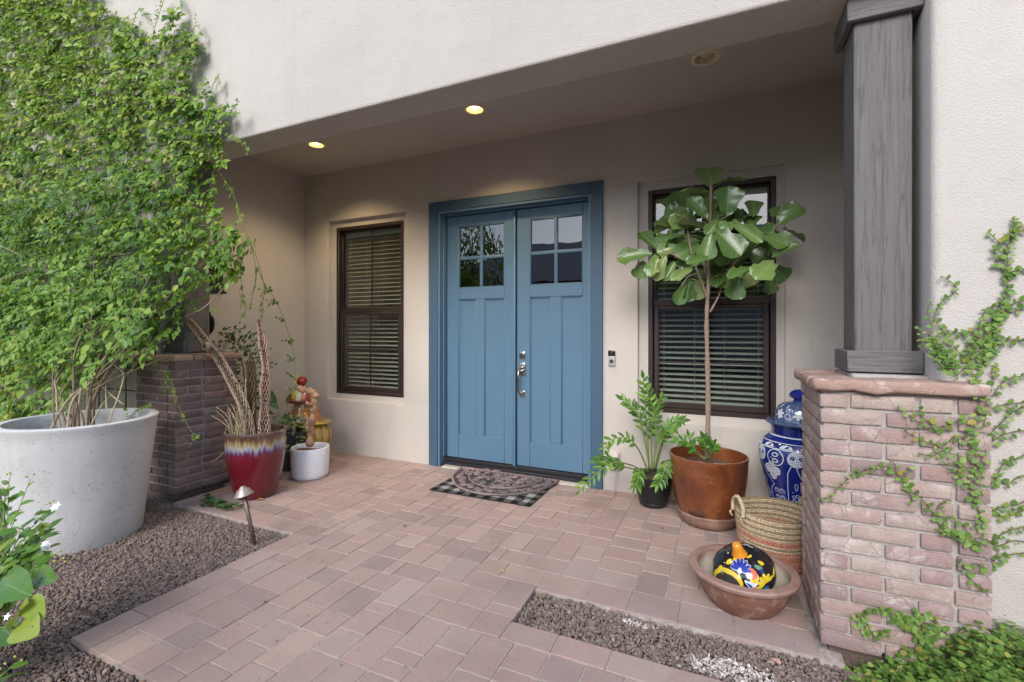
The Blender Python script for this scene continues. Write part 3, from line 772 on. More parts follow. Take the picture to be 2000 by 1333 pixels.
def pillar(x0, y0, w, d, label, mat, courses=16, z0=.035, ztop=1.098, ro=.03):
    x1, y1 = x0 + w, y0 + d
    t = empty('brick_pillar', (x0 + w / 2, y0 + d / 2, 0), label, 'brick pillar', 'brick pillars of the porch')
    bm = bmesh.new(); box(bm, x0 + .011, x1 - .011, y0 + .011, y1 - .011, z0 - .05 if False else z0 + .012, ztop + .004, .004)
    bm_obj('mortar_core', bm, M['mortar'], t)
    bm = bmesh.new(); box(bm, x0 + .035, x1 - .035, y0 + .035, y1 - .035, -.055, z0 + .013); bm_obj('gap_shade_base', bm, M['soil'], t)  # coloured dark as soil, for the shade in the gap under the bricks
    p = (ztop - z0) / courses; h = p - .0125; L, T, J = .208, .095, .0125
    for c in range(courses):
        z = z0 + p * c + h / 2
        A = c % 2 == 0
        def put(cx, cy, lx, ly):
            if lx < .025 or ly < .025: return
            m4 = Matrix.Translation((cx + R.uniform(-.002, .002), cy + R.uniform(-.002, .002), z + R.uniform(-.0015, .0015))) @ Matrix.Rotation(R.gauss(0, .006), 4, 'Z') @ Matrix.Rotation(R.gauss(0, .006), 4, 'Y')
            inst('brick', brick_mesh(lx, ly, h, mat, mat.name), t, m4)
        def run(a0, a1, first, horiz, fixed, off):
            a = a0; q = first
            while a < a1 - .02:
                l = min(q, a1 - a)
                if a1 - a - l < .05: l = a1 - a
                if horiz: put(a + l / 2, fixed, l, T)
                else: put(fixed, a + l / 2, T, l)
                a += l + J; q = L + R.uniform(-.004, .006)
        # front and back take the corner on A courses, the sides on the others
        if A:
            run(x0, x1, L, True, y0 + T / 2, 0); run(x0, x1, L, True, y1 - T / 2, 0)
            run(y0 + T + J, y1 - T - J, L * .55, False, x0 + T / 2, 0); run(y0 + T + J, y1 - T - J, L * .55, False, x1 - T / 2, 0)
        else:
            run(y0, y1, L, False, x0 + T / 2, 0); run(y0, y1, L, False, x1 - T / 2, 0)
            run(x0 + T + J, x1 - T - J, L, True, y0 + T / 2, 0); run(x0 + T + J, x1 - T - J, L, True, y1 - T / 2, 0)
    # rough stone cap: slabs round the edge and a mortar top
    o = .03; zc0, zc1 = ztop + .002, ztop + .052
    def slab(a0, a1, b0, b1, lab=None):
        bm = bmesh.new(); box(bm, a0, a1, b0, b1, zc0, zc1, .016, 3)
        es = [e for e in bm.edges if e.calc_length() > .06]
        bmesh.ops.subdivide_edges(bm, edges=es, cuts=7, use_grid_fill=True)
        s = R.uniform(0, 30)
        for v in bm.verts:
            edge = v.co.z < zc1 - .004
            v.co += mnoise.noise_vector(v.co * 13 + Vector((s, s, 0))) * (.013 if edge else .005) + mnoise.noise_vector(v.co * 40) * (.006 if edge else .003)
        bm_obj('cap_stone', bm, M['cap'], t, 50)
    g = .004
    slab(x0 - o, x1 + ro, y0 - o, y0 + .135)
    slab(x0 - o, x0 + .14, y0 + .135 + g, y0 + .335); slab(x0 - o, x0 + .14, y0 + .335 + g, y1 + o)
    slab(x1 - .14, x1 + ro, y0 + .135 + g, y0 + .32); slab(x1 - .14, x1 + ro, y0 + .32 + g, y1 + o)
    slab(x0 + .14 + g, x1 - .14 - g, y1 - .14, y1 + o)
    bm = bmesh.new(); box(bm, x0 + .135, x1 - .135, y0 + .13, y1 - .13, zc0, zc1 + .012, .01, 2); bm_obj('mortar_top', bm, M['mortar'], t)
    return t
pillar(.362, 2.33, .54, .54, 'pink brick pillar with stone cap under the large grey post, right of the entry', M['brick'], ro=-.012)
pillar(-4.53, 2.29, .535, .52, 'shaded mauve brick pillar between the concrete planter and the red pot', M['brick_shaded'])
def post(cx, cy, label):
    t = empty('timber_post', (cx, cy, 1.165), label, 'timber post', 'grey timber posts on the brick pillars')
    bm = bmesh.new(); box(bm, cx - .103, cx + .103, cy - .103, cy + .103, 1.17, 2.815, .005)
    bm_obj('shaft', bm, M['post'], t, 40)
    def collar(nm, z0, z1):
        bm = bmesh.new(); a, b = .106, .134
        box(bm, cx - b, cx + b, cy - b, cy - a, z0, z1, .004); box(bm, cx - b, cx + b, cy + a, cy + b, z0, z1, .004)
        box(bm, cx - b, cx - a, cy - a + .0005, cy + a - .0005, z0, z1 - .001, .004); box(bm, cx + a, cx + b, cy - a + .0005, cy + a - .0005, z0, z1 - .001, .004)
        bm_obj(nm, bm, M['post_x'], t, 40)
    collar('base_collar', 1.168, 1.262); collar('top_collar', 2.713, 2.82)
post(.622, 2.632, 'thick grey rough sawn timber post on the pink brick pillar')
post(-4.25, 2.56, 'dark grey timber post behind the vine on the left pillar')

# ---- wall lantern and oval plaque behind the vine
t = empty('wall_lantern', (-4.40, 2.80, 1.83), 'black metal lantern half hidden by the vine leaves', 'lantern')
lc = at(411, 545, 2.78)
bm = bmesh.new()
for (z0, z1, r0, r1) in ((-.115, .09, .085, .075), (.09, .15, .10, .04), (-.135, -.115, .10, .10)):
    g = bmesh.ops.create_cone(bm, segments=4, radius1=r0 * 1.3, radius2=r1 * 1.3, depth=z1 - z0, cap_ends=True)
    for vx in g['verts']: vx.co = lc + Vector((0, 0, (z0 + z1) / 2)) + Matrix.Rotation(math.radians(45), 3, 'Z') @ vx.co
bm_obj('lantern_body', bm, M['black'], t)
bm = bmesh.new(); box(bm, XL, lc.x - .05, lc.y - .012, lc.y + .012, lc.z + .11, lc.z + .13); box(bm, XL - .001, XL + .02, lc.y - .05, lc.y + .05, lc.z - .06, lc.z + .14, .004); bm_obj('wall_bracket', bm, M['black'], t)
pc = at(405, 632, 2.80)
t = empty('oval_plaque', tuple(pc), 'dark oval hanging plaque with a tiny pale emblem beside the left post', 'plaque')
bm = bmesh.new(); g = bmesh.ops.create_cone(bm, segments=40, radius1=1, radius2=.93, depth=1, cap_ends=True)
for vx in g['verts']:
    q = vx.co; vx.co = pc + Matrix.Rotation(YAW * .6, 3, 'Z') @ Vector((q.x * .072, -q.z * .016, q.y * .108))
bm_obj('board', bm, M['black'], t, 40)
bm = bmesh.new()
for k in range(3):
    box(bm, pc.x - .018 + .012 * k, pc.x - .007 + .012 * k, pc.y - .019, pc.y - .012, pc.z - .072, pc.z - .066 + (.006 if k == 1 else 0))
bm_obj('emblem', bm, M['white_plastic'], t)
tube_obj('hanger', [([Vector((pc.x, pc.y, pc.z + .10)), Vector((pc.x - .02, pc.y, pc.z + .3))], .003)], M['black'], t, 4)

# ---- path light in the gravel
t = empty('path_light', (-2.736, 2.053, -.04), 'small bronze path light leaning in the gravel beside the paving', 'path light')
M['bronze_light'] = mat_simple('weathered_bronze', (.17, .125, .105), .5, .6, .2, 60, .3)
top = Vector((-2.805, 2.021, .30)); base = Vector((-2.736, 2.053, -.06))
tube_obj('stake', [([base, base.lerp(top, .5), top], lambda q: .0125 if q < .9 else .015)], M['bronze_light'], t, 8)
ax = (top - base).normalized(); rotm = Vector((0, 0, 1)).rotation_difference(ax).to_matrix().to_4x4()
v, f = lathe([(.0, .045), (.014, .044), (.017, .037), (.022, .036), (.026, .028), (.034, .027), (.056, -.006), (.058, -.012), (.054, -.011), (.02, .012), (.016, -.02), (.0, -.022)], 32)
m4 = Matrix.Translation(top + ax * .01) @ rotm
me = np_mesh('shade', [tuple(m4 @ Vector(p)) for p in v], f, mat_simple('pale_bronze', (.36, .30, .27), .45, .6, .1, 60), True); me.set_sharp_from_angle(angle=.6); link('shade', me, t)

# ------------------------------------------------------------------ leaves and stems
def leaf_smooth(fold=.18, arch=.16):
    v, f = [], []; n, cols = 13, (-1, -.5, 0, .5, 1)
    for i in range(n):
        y = i / (n - 1); w = .5 * (math.sin(math.pi * y ** .8) ** .75) if 0 < y < 1 else 0
        for c in cols: v.append((c * w, y, abs(c) * w * fold - arch * y * y + .012 * math.sin(y * 26) * abs(c)))
    for i in range(n - 1):
        for j in range(4): f.append((i * 5 + j, i * 5 + j + 1, (i + 1) * 5 + j + 1, (i + 1) * 5 + j))
    return np.array(v, np.float32), np.array(f, np.int32)
def leaf_tpl(kind):
    """unit leaf: y 0..1 from stalk to tip, x half width .5, folded along the midrib and arched"""
    outl = {'ovate': [(0, .0), (.12, .26), (.32, .48), (.55, .44), (.78, .26), (1, 0)],
            'round': [(0, .0), (.10, .30), (.34, .50), (.62, .47), (.86, .26), (1, 0)],
            'lance': [(0, .0), (.15, .30), (.38, .50), (.65, .38), (.85, .18), (1, 0)],
            'fiddle': [(0, .0), (.07, .15), (.2, .28), (.34, .29), (.48, .35), (.64, .47), (.80, .50), (.92, .36), (.98, .16), (1, .0)]}[kind]
    fold, arch = {'ovate': (.16, .10), 'round': (.12, .06), 'lance': (.22, .14), 'fiddle': (.20, .16)}[kind]
    if kind == 'fiddle':
        v, f = [], []; n = len(outl); cols = (-1, -.66, -.33, 0, .33, .66, 1)
        for i, (y, w) in enumerate(outl):
            for c in cols:
                x = c * w; z = abs(c) ** 1.3 * w * fold * 1.2 - arch * y * y
                z += .040 * math.sin(y * 30 + abs(c) * -5.5) * min(1, abs(c) * 1.7) * (w / .5) + (.055 * math.sin(y * 17 + c * 2) * abs(c) ** 2)
                v.append((x, y, z))
        k = len(cols)
        for i in range(n - 1):
            for j in range(k - 1): f.append((i * k + j, i * k + j + 1, (i + 1) * k + j + 1, (i + 1) * k + j))
        return np.array(v, np.float32), np.array(f, np.int32)
    v, f = [], []
    for y, w in outl:
        for c in (-1, 0, 1): v.append((c * w, y, abs(c) * w * fold - arch * y * y))
    for i in range(len(outl) - 1):
        for j in range(2): f.append((i * 3 + j, i * 3 + j + 1, (i + 1) * 3 + j + 1, (i + 1) * 3 + j))
    return np.array(v, np.float32), np.array(f, np.int32)
TPL = {k: leaf_tpl(k) for k in ('ovate', 'round', 'lance', 'fiddle')}
TPL['broad'] = leaf_smooth()
def frames(D, N):
    D = D / (np.linalg.norm(D, axis=1)[:, None] + 1e-9)
    B = np.cross(D, N); B /= (np.linalg.norm(B, axis=1)[:, None] + 1e-9)
    N = np.cross(B, D); return B, D, N
def leaves(name, kind, P, D, N, L, W, mat, parent, tint, n_parts=0, part_mat=None, part_name='leaf', kind_prop='stuff'):
    """all leaves of a plant: the n_parts that show largest as parts of their own, the rest as one mesh"""
    P, D, N, L, W, tint = (np.asarray(a, np.float64) for a in (P, D, N, L, W, tint))
    B, D, N = frames(D, N); tv, tf = TPL[kind]
    idx = np.arange(len(P))
    if n_parts:
        sc = np.zeros(len(P))
        for i in range(len(P)):
            x, y, d = project(P[i] + D[i] * L[i] * .5)
            if d > .05 and -10 < x < 2010 and -10 < y < 1343:
                vdir = P[i] - np.array([0, 0, CAM_H]); sc[i] = L[i] * W[i] * abs(N[i] @ vdir) / d ** 3 + (1e-3 / (d * d) if part_name == 'leaf' and False else 0)
        order = np.argsort(-sc); pick = order[:n_parts]; pick = pick[sc[pick] > 0]
        me = np_mesh(part_name, tv, tf, part_mat or mat, True)
        for nm_, k_ in (('leaf_x', 0), ('leaf_y', 1)):
            a_ = me.attributes.new(nm_, 'FLOAT', 'POINT'); a_.data.foreach_set('value', np.ascontiguousarray(tv[:, k_], np.float32))
        for i in pick:
            m4 = Matrix(((B[i][0] * W[i], D[i][0] * L[i], N[i][0] * L[i], P[i][0]), (B[i][1] * W[i], D[i][1] * L[i], N[i][1] * L[i], P[i][1]),
                         (B[i][2] * W[i], D[i][2] * L[i], N[i][2] * L[i], P[i][2]), (0, 0, 0, 1)))
            inst(part_name, me, parent, m4)
        mask = np.ones(len(P), bool); mask[pick] = False; idx = idx[mask]
    if len(idx) == 0: return None
    v = P[idx][:, None] + tv[None, :, 0:1] * (B[idx] * W[idx, None])[:, None] + tv[None, :, 1:2] * (D[idx] * L[idx, None])[:, None] + tv[None, :, 2:3] * (N[idx] * L[idx, None])[:, None]
    f = (tf[None] + (np.arange(len(idx)) * len(tv))[:, None, None]).reshape(-1, 4)
    me = np_mesh(name, v.reshape(-1, 3), f, mat, True, np.repeat(tint[idx], len(tv)))
    o = link(name, me, parent)
    if kind_prop: o['kind'] = kind_prop
    return o
def nrm(v):
    v = np.asarray(v, float); return v / (np.linalg.norm(v) + 1e-9)

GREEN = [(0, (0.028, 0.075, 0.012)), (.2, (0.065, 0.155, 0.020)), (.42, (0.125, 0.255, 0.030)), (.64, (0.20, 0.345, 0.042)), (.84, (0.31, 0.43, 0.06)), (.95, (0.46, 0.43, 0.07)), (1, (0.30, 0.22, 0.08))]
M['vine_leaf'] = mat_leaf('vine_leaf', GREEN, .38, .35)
M['fig_leaf'] = mat_leaf('fiddle_leaf', [(0, (0.05, 0.115, 0.035)), (.35, (0.08, 0.16, 0.045)), (.65, (0.13, 0.225, 0.06)), (.85, (0.20, 0.30, 0.09)), (1, (0.28, 0.35, 0.15))], .30, .18, spec=.6, back=(0.34, 0.38, 0.27), veins=(0.30, 0.40, 0.13))
M['zz_leaf'] = mat_leaf('glossy_leaflet', [(0, (0.045, 0.12, 0.022)), (.5, (0.07, 0.175, 0.03)), (.85, (0.14, 0.28, 0.045)), (1, (0.20, 0.36, 0.05))], .22, .22)
M['ivy_leaf'] = mat_leaf('creeping_fig_leaf', [(0, (0.085, 0.17, 0.035)), (.35, (0.13, 0.245, 0.045)), (.7, (0.18, 0.31, 0.06)), (.93, (0.25, 0.36, 0.07)), (.965, (0.40, 0.30, 0.06)), (1, (0.10, 0.18, 0.04))], .45, .28)
M['shrub_leaf'] = mat_leaf('shrub_leaf', [(0, (0.06, 0.16, 0.025)), (.4, (0.10, 0.24, 0.035)), (.8, (0.17, 0.33, 0.05)), (.93, (0.36, 0.42, 0.06)), (1, (0.12, 0.24, 0.04))], .3, .35)
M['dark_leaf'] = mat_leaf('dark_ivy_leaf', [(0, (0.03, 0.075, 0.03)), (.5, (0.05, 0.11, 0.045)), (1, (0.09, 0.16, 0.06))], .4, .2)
M['pale_leaf'] = mat_leaf('variegated_leaf', [(0, (0.12, 0.20, 0.09)), (.5, (0.20, 0.27, 0.12)), (.8, (0.30, 0.33, 0.2)), (1, (0.07, 0.14, 0.05))], .45, .2)
M['woody'] = mat_simple('woody_stem', (.20, .145, .10), .85, 0, .5, 70, .35)
M['pale_stem'] = mat_simple('pale_vine_stem', (.36, .285, .19), .8, 0, .3, 60, .3)
M['green_stem'] = mat_simple('green_stem', (.17, .24, .07), .6, 0, .1, 60, .2)
M['reddish_stem'] = mat_simple('reddish_stem', (.16, .09, .055), .8, 0, .2, 60, .3)

# ------------------------------------------------------------------ concrete planter, vine and trellis
def mat_concrete():
    t = NT('pitted_concrete'); v = t.coords(); v2 = t.coords((1, 1, 2.6))
    n = t.noise(v, 3, 6, .6); f = t.noise(v, 120, 3); st = t.noise(t.coords((9, 9, .7)), 1.5, 4)
    pit = t.voro(v2, 20); sel = t.noise(v, 9, 2); nz = t.noise(v, 55, 3)
    pd = t.math('ADD', pit, t.math('MULTIPLY', nz, .22))
    pm = t.math('MULTIPLY', t.mapr(pd, .27, .31, 1, 0), t.mapr(sel, .46, .58))
    pit2 = t.voro(v, 62); pm2 = t.math('MULTIPLY', t.mapr(pit2, .18, .25, 1, 0), t.mapr(sel, .45, .55))
    pp = t.math('MAXIMUM', pm, pm2)
    c = t.mix(t.mapr(n, .3, .7), (.50, .495, .48), (.60, .595, .575))
    c = t.mix(t.mapr(st, .45, .75, 0, .4), c, (.66, .66, .65))
    c = t.mix(t.math('MULTIPLY', pp, .55), c, (.17, .16, .145))
    b = t.bump(f, .2, .003); b = t.bump(pp, -1.0, .008, b)
    return t.set(c, .85, b)
M['concrete'] = mat_concrete()
PC = (-3.944, 1.672)
t = empty('concrete_planter', (*PC, -.045), 'large round pitted grey concrete planter standing in the gravel', 'planter')
lathe_obj('planter_body', [(0, -.045), (.318, -.045), (.326, -.03), (.345, .16), (.375, .42), (.402, .66), (.412, .735), (.418, .748), (.418, .757), (.412, .762), (.372, .762), (.366, .756), (.352, .66), (.34, .60)], M['concrete'], t, PC, 72, .002)
lathe_obj('planter_soil', [(0, .655), (.2, .65), (.353, .64)], M['potsoil'], t, PC, 32, .02)

# black trellis on the wall behind the planter
t = empty('trellis', (-4.75, 2.385, .5), 'thin black wire trellis against the wall behind the vine', 'trellis')
for k in range(3):
    x = -5.32 + k * .44
    tube_obj('trellis_bar', [([Vector((x, 2.385, .3)), Vector((x, 2.385, 2.45))], .006)], M['black'], t, 4)
for k in range(11):
    z = .42 + k * .2
    tube_obj('trellis_bar', [([Vector((-5.42, 2.372, z)), Vector((-4.40 if z > 1.15 else -4.56, 2.372, z))], .005)], M['black'], t, 4)

vine = empty('climbing_vine', (*PC, .65), 'dense green vine climbing from the concrete planter up the wall', 'vine')
rv = random.Random(21); nv = np.random.RandomState(21)
# outline of the leafy mass on the plane of its outer leaves (Y about 2.15), bottom edge first
def poly(pts, Y): return [(at(x, y, Y).x, at(x, y, Y).z) for x, y in pts]
def inside(p, q):
    c = False; n = len(q); j = n - 1
    for i in range(n):
        if (q[i][1] > p[1]) != (q[j][1] > p[1]) and p[0] < (q[j][0] - q[i][0]) * (p[1] - q[i][1]) / (q[j][1] - q[i][1] + 1e-12) + q[i][0]: c = not c
        j = i
    return c
V_MAIN = poly([(-160, 640), (-160, -150), (120, -160), (200, 8), (262, 40), (278, 66), (322, 60), (330, 25), (350, 20), (372, 60), (392, 95), (378, 130), (372, 160), (405, 165), (440, 200), (446, 222), (430, 250), (432, 300), (425, 340),
               (420, 380), (452, 420), (490, 470), (500, 505), (470, 540), (425, 548), (395, 575), (350, 615), (322, 650), (300, 690), (270, 668), (238, 690), (205, 700), (165, 660), (120, 690), (70, 700), (20, 650)], 2.35)
V_LOW = poly([(-160, 900), (-160, 640), (20, 640), (120, 660), (190, 650), (215, 700), (180, 760), (130, 800), (70, 826), (20, 830)], 1.95)
def sprig_field(poly_, n, ywall, depth_fn, thin=1.0, toward=None):
    xs = [p[0] for p in poly_]; zs = [p[1] for p in poly_]; out = []
    while len(out) < n:
        x, z = rv.uniform(min(xs), max(xs)), rv.uniform(min(zs), max(zs))
        if not inside((x, z), poly_): continue
        q = mnoise.noise(Vector((x * 2.6, z * 2.6, 4.0)))
        q2 = mnoise.noise(Vector((x * 6, z * 6, 9.0)))
        if rv.random() > (.95 + .5 * q + .35 * q2) * thin: continue
        dmax = depth_fn(x, z) * (.75 + .7 * q + .35 * q2)
        y = ywall - max(.01, dmax * (rv.random() ** .45))
        # keep the silhouette when seen from the path: slide toward the camera line
        k = y / 2.15; out.append((x * (.35 + .65 * k) if False else x, y, z, q))
    return out
def vine_depth(x, z): return .08 + .38 * max(0, min(1, (2.75 - z) / 1.1)) * max(.25, min(1, (-3.35 - x) / .7 + .2))
V_MID = poly([(-60, 560), (330, 560), (345, 600), (325, 655), (300, 700), (262, 690), (238, 705), (190, 690), (150, 690), (100, 720), (-60, 730)], 2.1)
SP = sprig_field(V_MAIN, 8400, 2.41, vine_depth) + sprig_field(V_LOW, 1000, 2.1, lambda x, z: .45, .8) + sprig_field(poly([(-40, 840), (-40, 600), (120, 590), (330, 600), (320, 660), (250, 700), (200, 730), (150, 790), (90, 830)], 1.75), 420, 1.85, lambda x, z: .22, .8) + sprig_field(V_MID, 900, 2.25, lambda x, z: .35, .9)
P_, D_, N_, L_, W_, T_ = [], [], [], [], [], []
def add_sprig(base, d, n, nl, s, tint):
    d, n = nrm(d), nrm(n); b = np.cross(d, n); base = np.asarray(base, float)
    for i in range(nl):
        u = (i // 2 + .6) / (nl / 2 + .4); tip = i == nl - 1
        side = 0 if tip else (1 if i % 2 else -1)
        pos = base + d * s * 2.1 * (1.0 if tip else u)
        dd = nrm(d * (.55 if side else 1) + b * side * .95 + np.array([0, 0, -.30]) + nv.normal(0, .16, 3))
        P_.append(pos); D_.append(dd); N_.append(nrm(n + nv.normal(0, .28, 3)))
        l = s * rv.uniform(.8, 1.25) * (1.15 if tip else 1); L_.append(l); W_.append(l * rv.uniform(.48, .70)); T_.append(min(.999, max(0, tint + rv.uniform(-.10, .10))))
INNER = [(x, 2.405 - rv.random() * .06, z, -1) for (x, y, z, q) in sprig_field(V_MAIN, 3000, 2.41, lambda x, z: .02)]  # inner leaves: shade inside the mass is put into their darker tints
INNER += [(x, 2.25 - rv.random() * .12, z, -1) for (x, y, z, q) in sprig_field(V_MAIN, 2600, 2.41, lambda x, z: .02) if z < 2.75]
for (x, y, z, q) in SP + INNER:
    out = (2.41 - y)
    ang = rv.uniform(-1.1, 1.1)
    d = np.array([math.sin(ang) * .85 + .15, -.35 - rv.random() * .4, -.75 + rv.random() * .75])
    n = np.array([rv.uniform(-.5, .5), -.95, .55 + rv.uniform(-.3, .4)])
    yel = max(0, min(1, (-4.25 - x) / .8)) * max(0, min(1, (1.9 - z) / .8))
    tint = .0 + .16 * rv.random() if q == -1 else .18 + .36 * rv.random() + .22 * max(0, min(1, (z - 1.6) / 1.2)) + .12 * q + (.28 * yel if rv.random() < .7 else 0)  # darkest tints for the inner leaves, in place of deeper shade
    if rv.random() < .015 + .05 * yel: tint = .95
    s = rv.choice((.028, .034, .040, .048, .058)) * rv.uniform(.85, 1.15) if z > 1.2 else rv.uniform(.030, .055)
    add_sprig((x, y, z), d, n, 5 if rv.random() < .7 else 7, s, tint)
# trailing shoots past the edge of the mass
def px_path(pts, n=7): return catmull([at(x, y, Y) for x, y, Y in pts], n)
SHOOTS = [[(440, 262, 2.3), (458, 272, 2.28), (476, 282, 2.27), (484, 290, 2.27)], [(425, 335, 2.3), (437, 322, 2.3), (435, 318, 2.3)], [(430, 340, 2.35), (448, 365, 2.4), (463, 400, 2.45), (470, 425, 2.45)],
          [(300, 60, 2.35), (310, 30, 2.35), (322, -5, 2.36)], [(352, 40, 2.35), (356, 10, 2.36), (345, -15, 2.36)], [(372, 80, 2.36), (382, 50, 2.36), (395, 62, 2.36)], [(410, 180, 2.36), (425, 150, 2.36), (432, 165, 2.36)],
          [(445, 230, 2.3), (458, 210, 2.3), (462, 222, 2.3)], [(470, 430, 2.5), (500, 500, 2.6), (516, 560, 2.7), (512, 600, 2.7)], [(490, 470, 2.6), (500, 540, 2.7), (488, 600, 2.7)], [(270, 70, 2.38), (295, 90, 2.38), (330, 70, 2.38)],
          [(480, 470, 2.6), (470, 520, 2.6), (475, 580, 2.6), (480, 610, 2.6)], [(460, 480, 2.5), (420, 600, 2.4), (360, 600, 2.4)], [(300, 700, 2.2), (330, 740, 2.2), (352, 800, 2.2), (372, 840, 2.2), (392, 858, 2.2)], [(330, 690, 2.2), (326, 740, 2.2), (330, 770, 2.2)],
          [(255, 60, 2.38), (270, 20, 2.38), (282, 25, 2.38)], [(175, 20, 2.35), (180, -6, 2.36), (205, -12, 2.36)], [(240, 830, 2.0), (270, 800, 2.0), (292, 790, 2.0)]]
sp = []
for pts in SHOOTS:
    path = px_path(pts); sp.append((path, .0022))
    for i in range(1, len(path), 2):
        d = np.array(path[i] - path[i - 1]); d = nrm(d) + np.array([rv.uniform(-.8, .8), -.3, rv.uniform(-.4, .4)])
        if rv.random() < .8: add_sprig(path[i], d, (rv.uniform(-.3, .3), -.8, .6), 5, rv.uniform(.018, .032), .35 + .3 * rv.random())
tube_obj('shoot', sp, M['green_stem'], vine, 4)['kind'] = 'stuff'
M['vine_leaf_part'] = mat_leaf('vine_leaf_single', [(0, (0.12, 0.24, 0.03)), (.4, (0.19, 0.33, 0.04)), (.8, (0.27, 0.41, 0.055)), (1, (0.36, 0.45, 0.07))], .38, .35)
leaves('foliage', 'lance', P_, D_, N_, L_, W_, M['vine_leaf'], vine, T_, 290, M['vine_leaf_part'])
# woody stems from the planter soil up into the mass
st = []
for k in range(34):
    a = rv.uniform(0, 6.3); r = rv.uniform(0, .15); b = Vector((PC[0] + .02 + r * math.cos(a), PC[1] - .05 + r * math.sin(a), .64))
    top = Vector((rv.uniform(-4.9, -3.7), rv.uniform(1.95, 2.3), rv.uniform(1.15, 2.0)))
    mid = b.lerp(top, .5) + Vector((rv.uniform(-.1, .1), rv.uniform(-.22, 0), rv.uniform(-.05, .12)))
    st.append((catmull([b, b.lerp(mid, .5) + Vector((rv.uniform(-.03, .03), -.03, .05)), mid, top], 6), lambda q, w=rv.uniform(.004, .010): w * (1 - .6 * q)))
tube_obj('stem', st[:14], M['woody'], vine, 6)['kind'] = 'stuff'
st2 = st[28:]
for pts in ([(212, 826, 1.55), (236, 760, 1.75), (240, 730, 1.85), (226, 716, 1.95), (205, 700, 2.0)], [(178, 830, 1.6), (200, 790, 1.7), (215, 775, 1.8), (240, 742, 2.0), (285, 690, 2.2)], [(160, 740, 1.75), (180, 690, 1.9), (183, 665, 1.95), (165, 640, 2.0), (158, 620, 2.05)],
            [(208, 800, 1.65), (207, 750, 1.8), (215, 740, 1.85), (228, 718, 1.95)], [(240, 790, 1.7), (215, 770, 1.75), (190, 745, 1.85), (170, 700, 2.0)], [(105, 720, 1.7), (112, 690, 1.8), (118, 660, 1.9)], [(15, 765, 1.75), (5, 735, 1.8), (12, 710, 1.8), (30, 690, 1.85)],
            [(330, 660, 2.2), (270, 690, 2.1), (200, 715, 2.0), (140, 742, 1.9)], [(440, 560, 2.4), (400, 600, 2.3), (360, 620, 2.3)], [(0, 480, 2.0), (40, 500, 2.1), (66, 520, 2.2)], [(0, 545, 2.0), (50, 530, 2.1), (80, 500, 2.2)]):
    st2.append((px_path(pts), lambda q, w=rv.uniform(.0035, .0065): w * (1 - .4 * q)))
tube_obj('stem', st2, M['pale_stem'], vine, 6)['kind'] = 'stuff'
st3 = []
for k in range(70):
    x, y, z, q = rv.choice(SP)
    a = Vector((x, y - .03, z)); b = a + Vector((rv.uniform(-.25, .35), rv.uniform(-.05, .05), rv.uniform(-.55, .1))); m = a.lerp(b, .5) + Vector((rv.uniform(-.08, .08), -.05, rv.uniform(-.05, .08)))
    if inside((b.x, b.z), V_MAIN): st3.append((catmull([a, m, b], 5), .0022))
tube_obj('runner', st3, M['green_stem'], vine, 4)['kind'] = 'stuff'

# thin tendril hanging into the porch, and the ivy behind the left pillar
t = empty('hanging_tendril', tuple(at(540, 590, 2.9)), 'single thin vine tendril hanging in front of the porch side wall', 'tendril')
P_, D_, N_, L_, W_, T_ = [], [], [], [], [], []
pth = px_path([(500, 520, 2.75), (520, 560, 2.8), (540, 590, 2.85), (560, 640, 2.95), (573, 690, 3.0), (577, 740, 3.0), (574, 775, 3.0)], 8)
for q in (10, 16, 22, 28, 34, 40, 46):
    for k in range(3): add_sprig(pth[min(q, len(pth) - 1)], (rv.uniform(-1, 1), -.5, rv.uniform(-.3, .6)), (0, -.7, .7), 5, rv.uniform(.022, .034), .55 + .25 * rv.random())
tube_obj('stem', [(pth, .0022)], M['green_stem'], t, 4)
leaves('foliage', 'lance', P_, D_, N_, L_, W_, M['vine_leaf'], t, T_)
t = empty('ivy', tuple(at(470, 760, 3.1)), 'dark green ivy growing up behind the left brick pillar', 'ivy plant')
P_, D_, N_, L_, W_, T_ = [], [], [], [], [], []
IV = poly([(425, 640), (450, 628), (500, 660), (520, 690), (510, 740), (500, 800), (470, 800), (462, 700), (420, 690)], 2.95)
n = 0
while n < 330:
    x, z = rv.uniform(-4.6, -3.6), rv.uniform(.5, 1.6)
    if inside((x, z), IV):
        n += 1; P_.append((x, 2.95 + rv.uniform(-.05, .15), z)); D_.append((rv.uniform(-1, 1), -.5, rv.uniform(-.8, .3))); N_.append((rv.uniform(-.4, .4), -.8, .6)); L_.append(rv.uniform(.03, .055)); W_.append(L_[-1] * .75); T_.append(rv.random() * .9)
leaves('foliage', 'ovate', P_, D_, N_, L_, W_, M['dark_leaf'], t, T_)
tube_obj('stem', [(px_path([(490, 840, 3.0), (480, 760, 3.0), (470, 700, 3.0), (440, 650, 2.95)]), .006), (px_path([(495, 840, 3.0), (500, 740, 3.0), (485, 680, 3.0)]), .005)], M['woody'], t, 6)

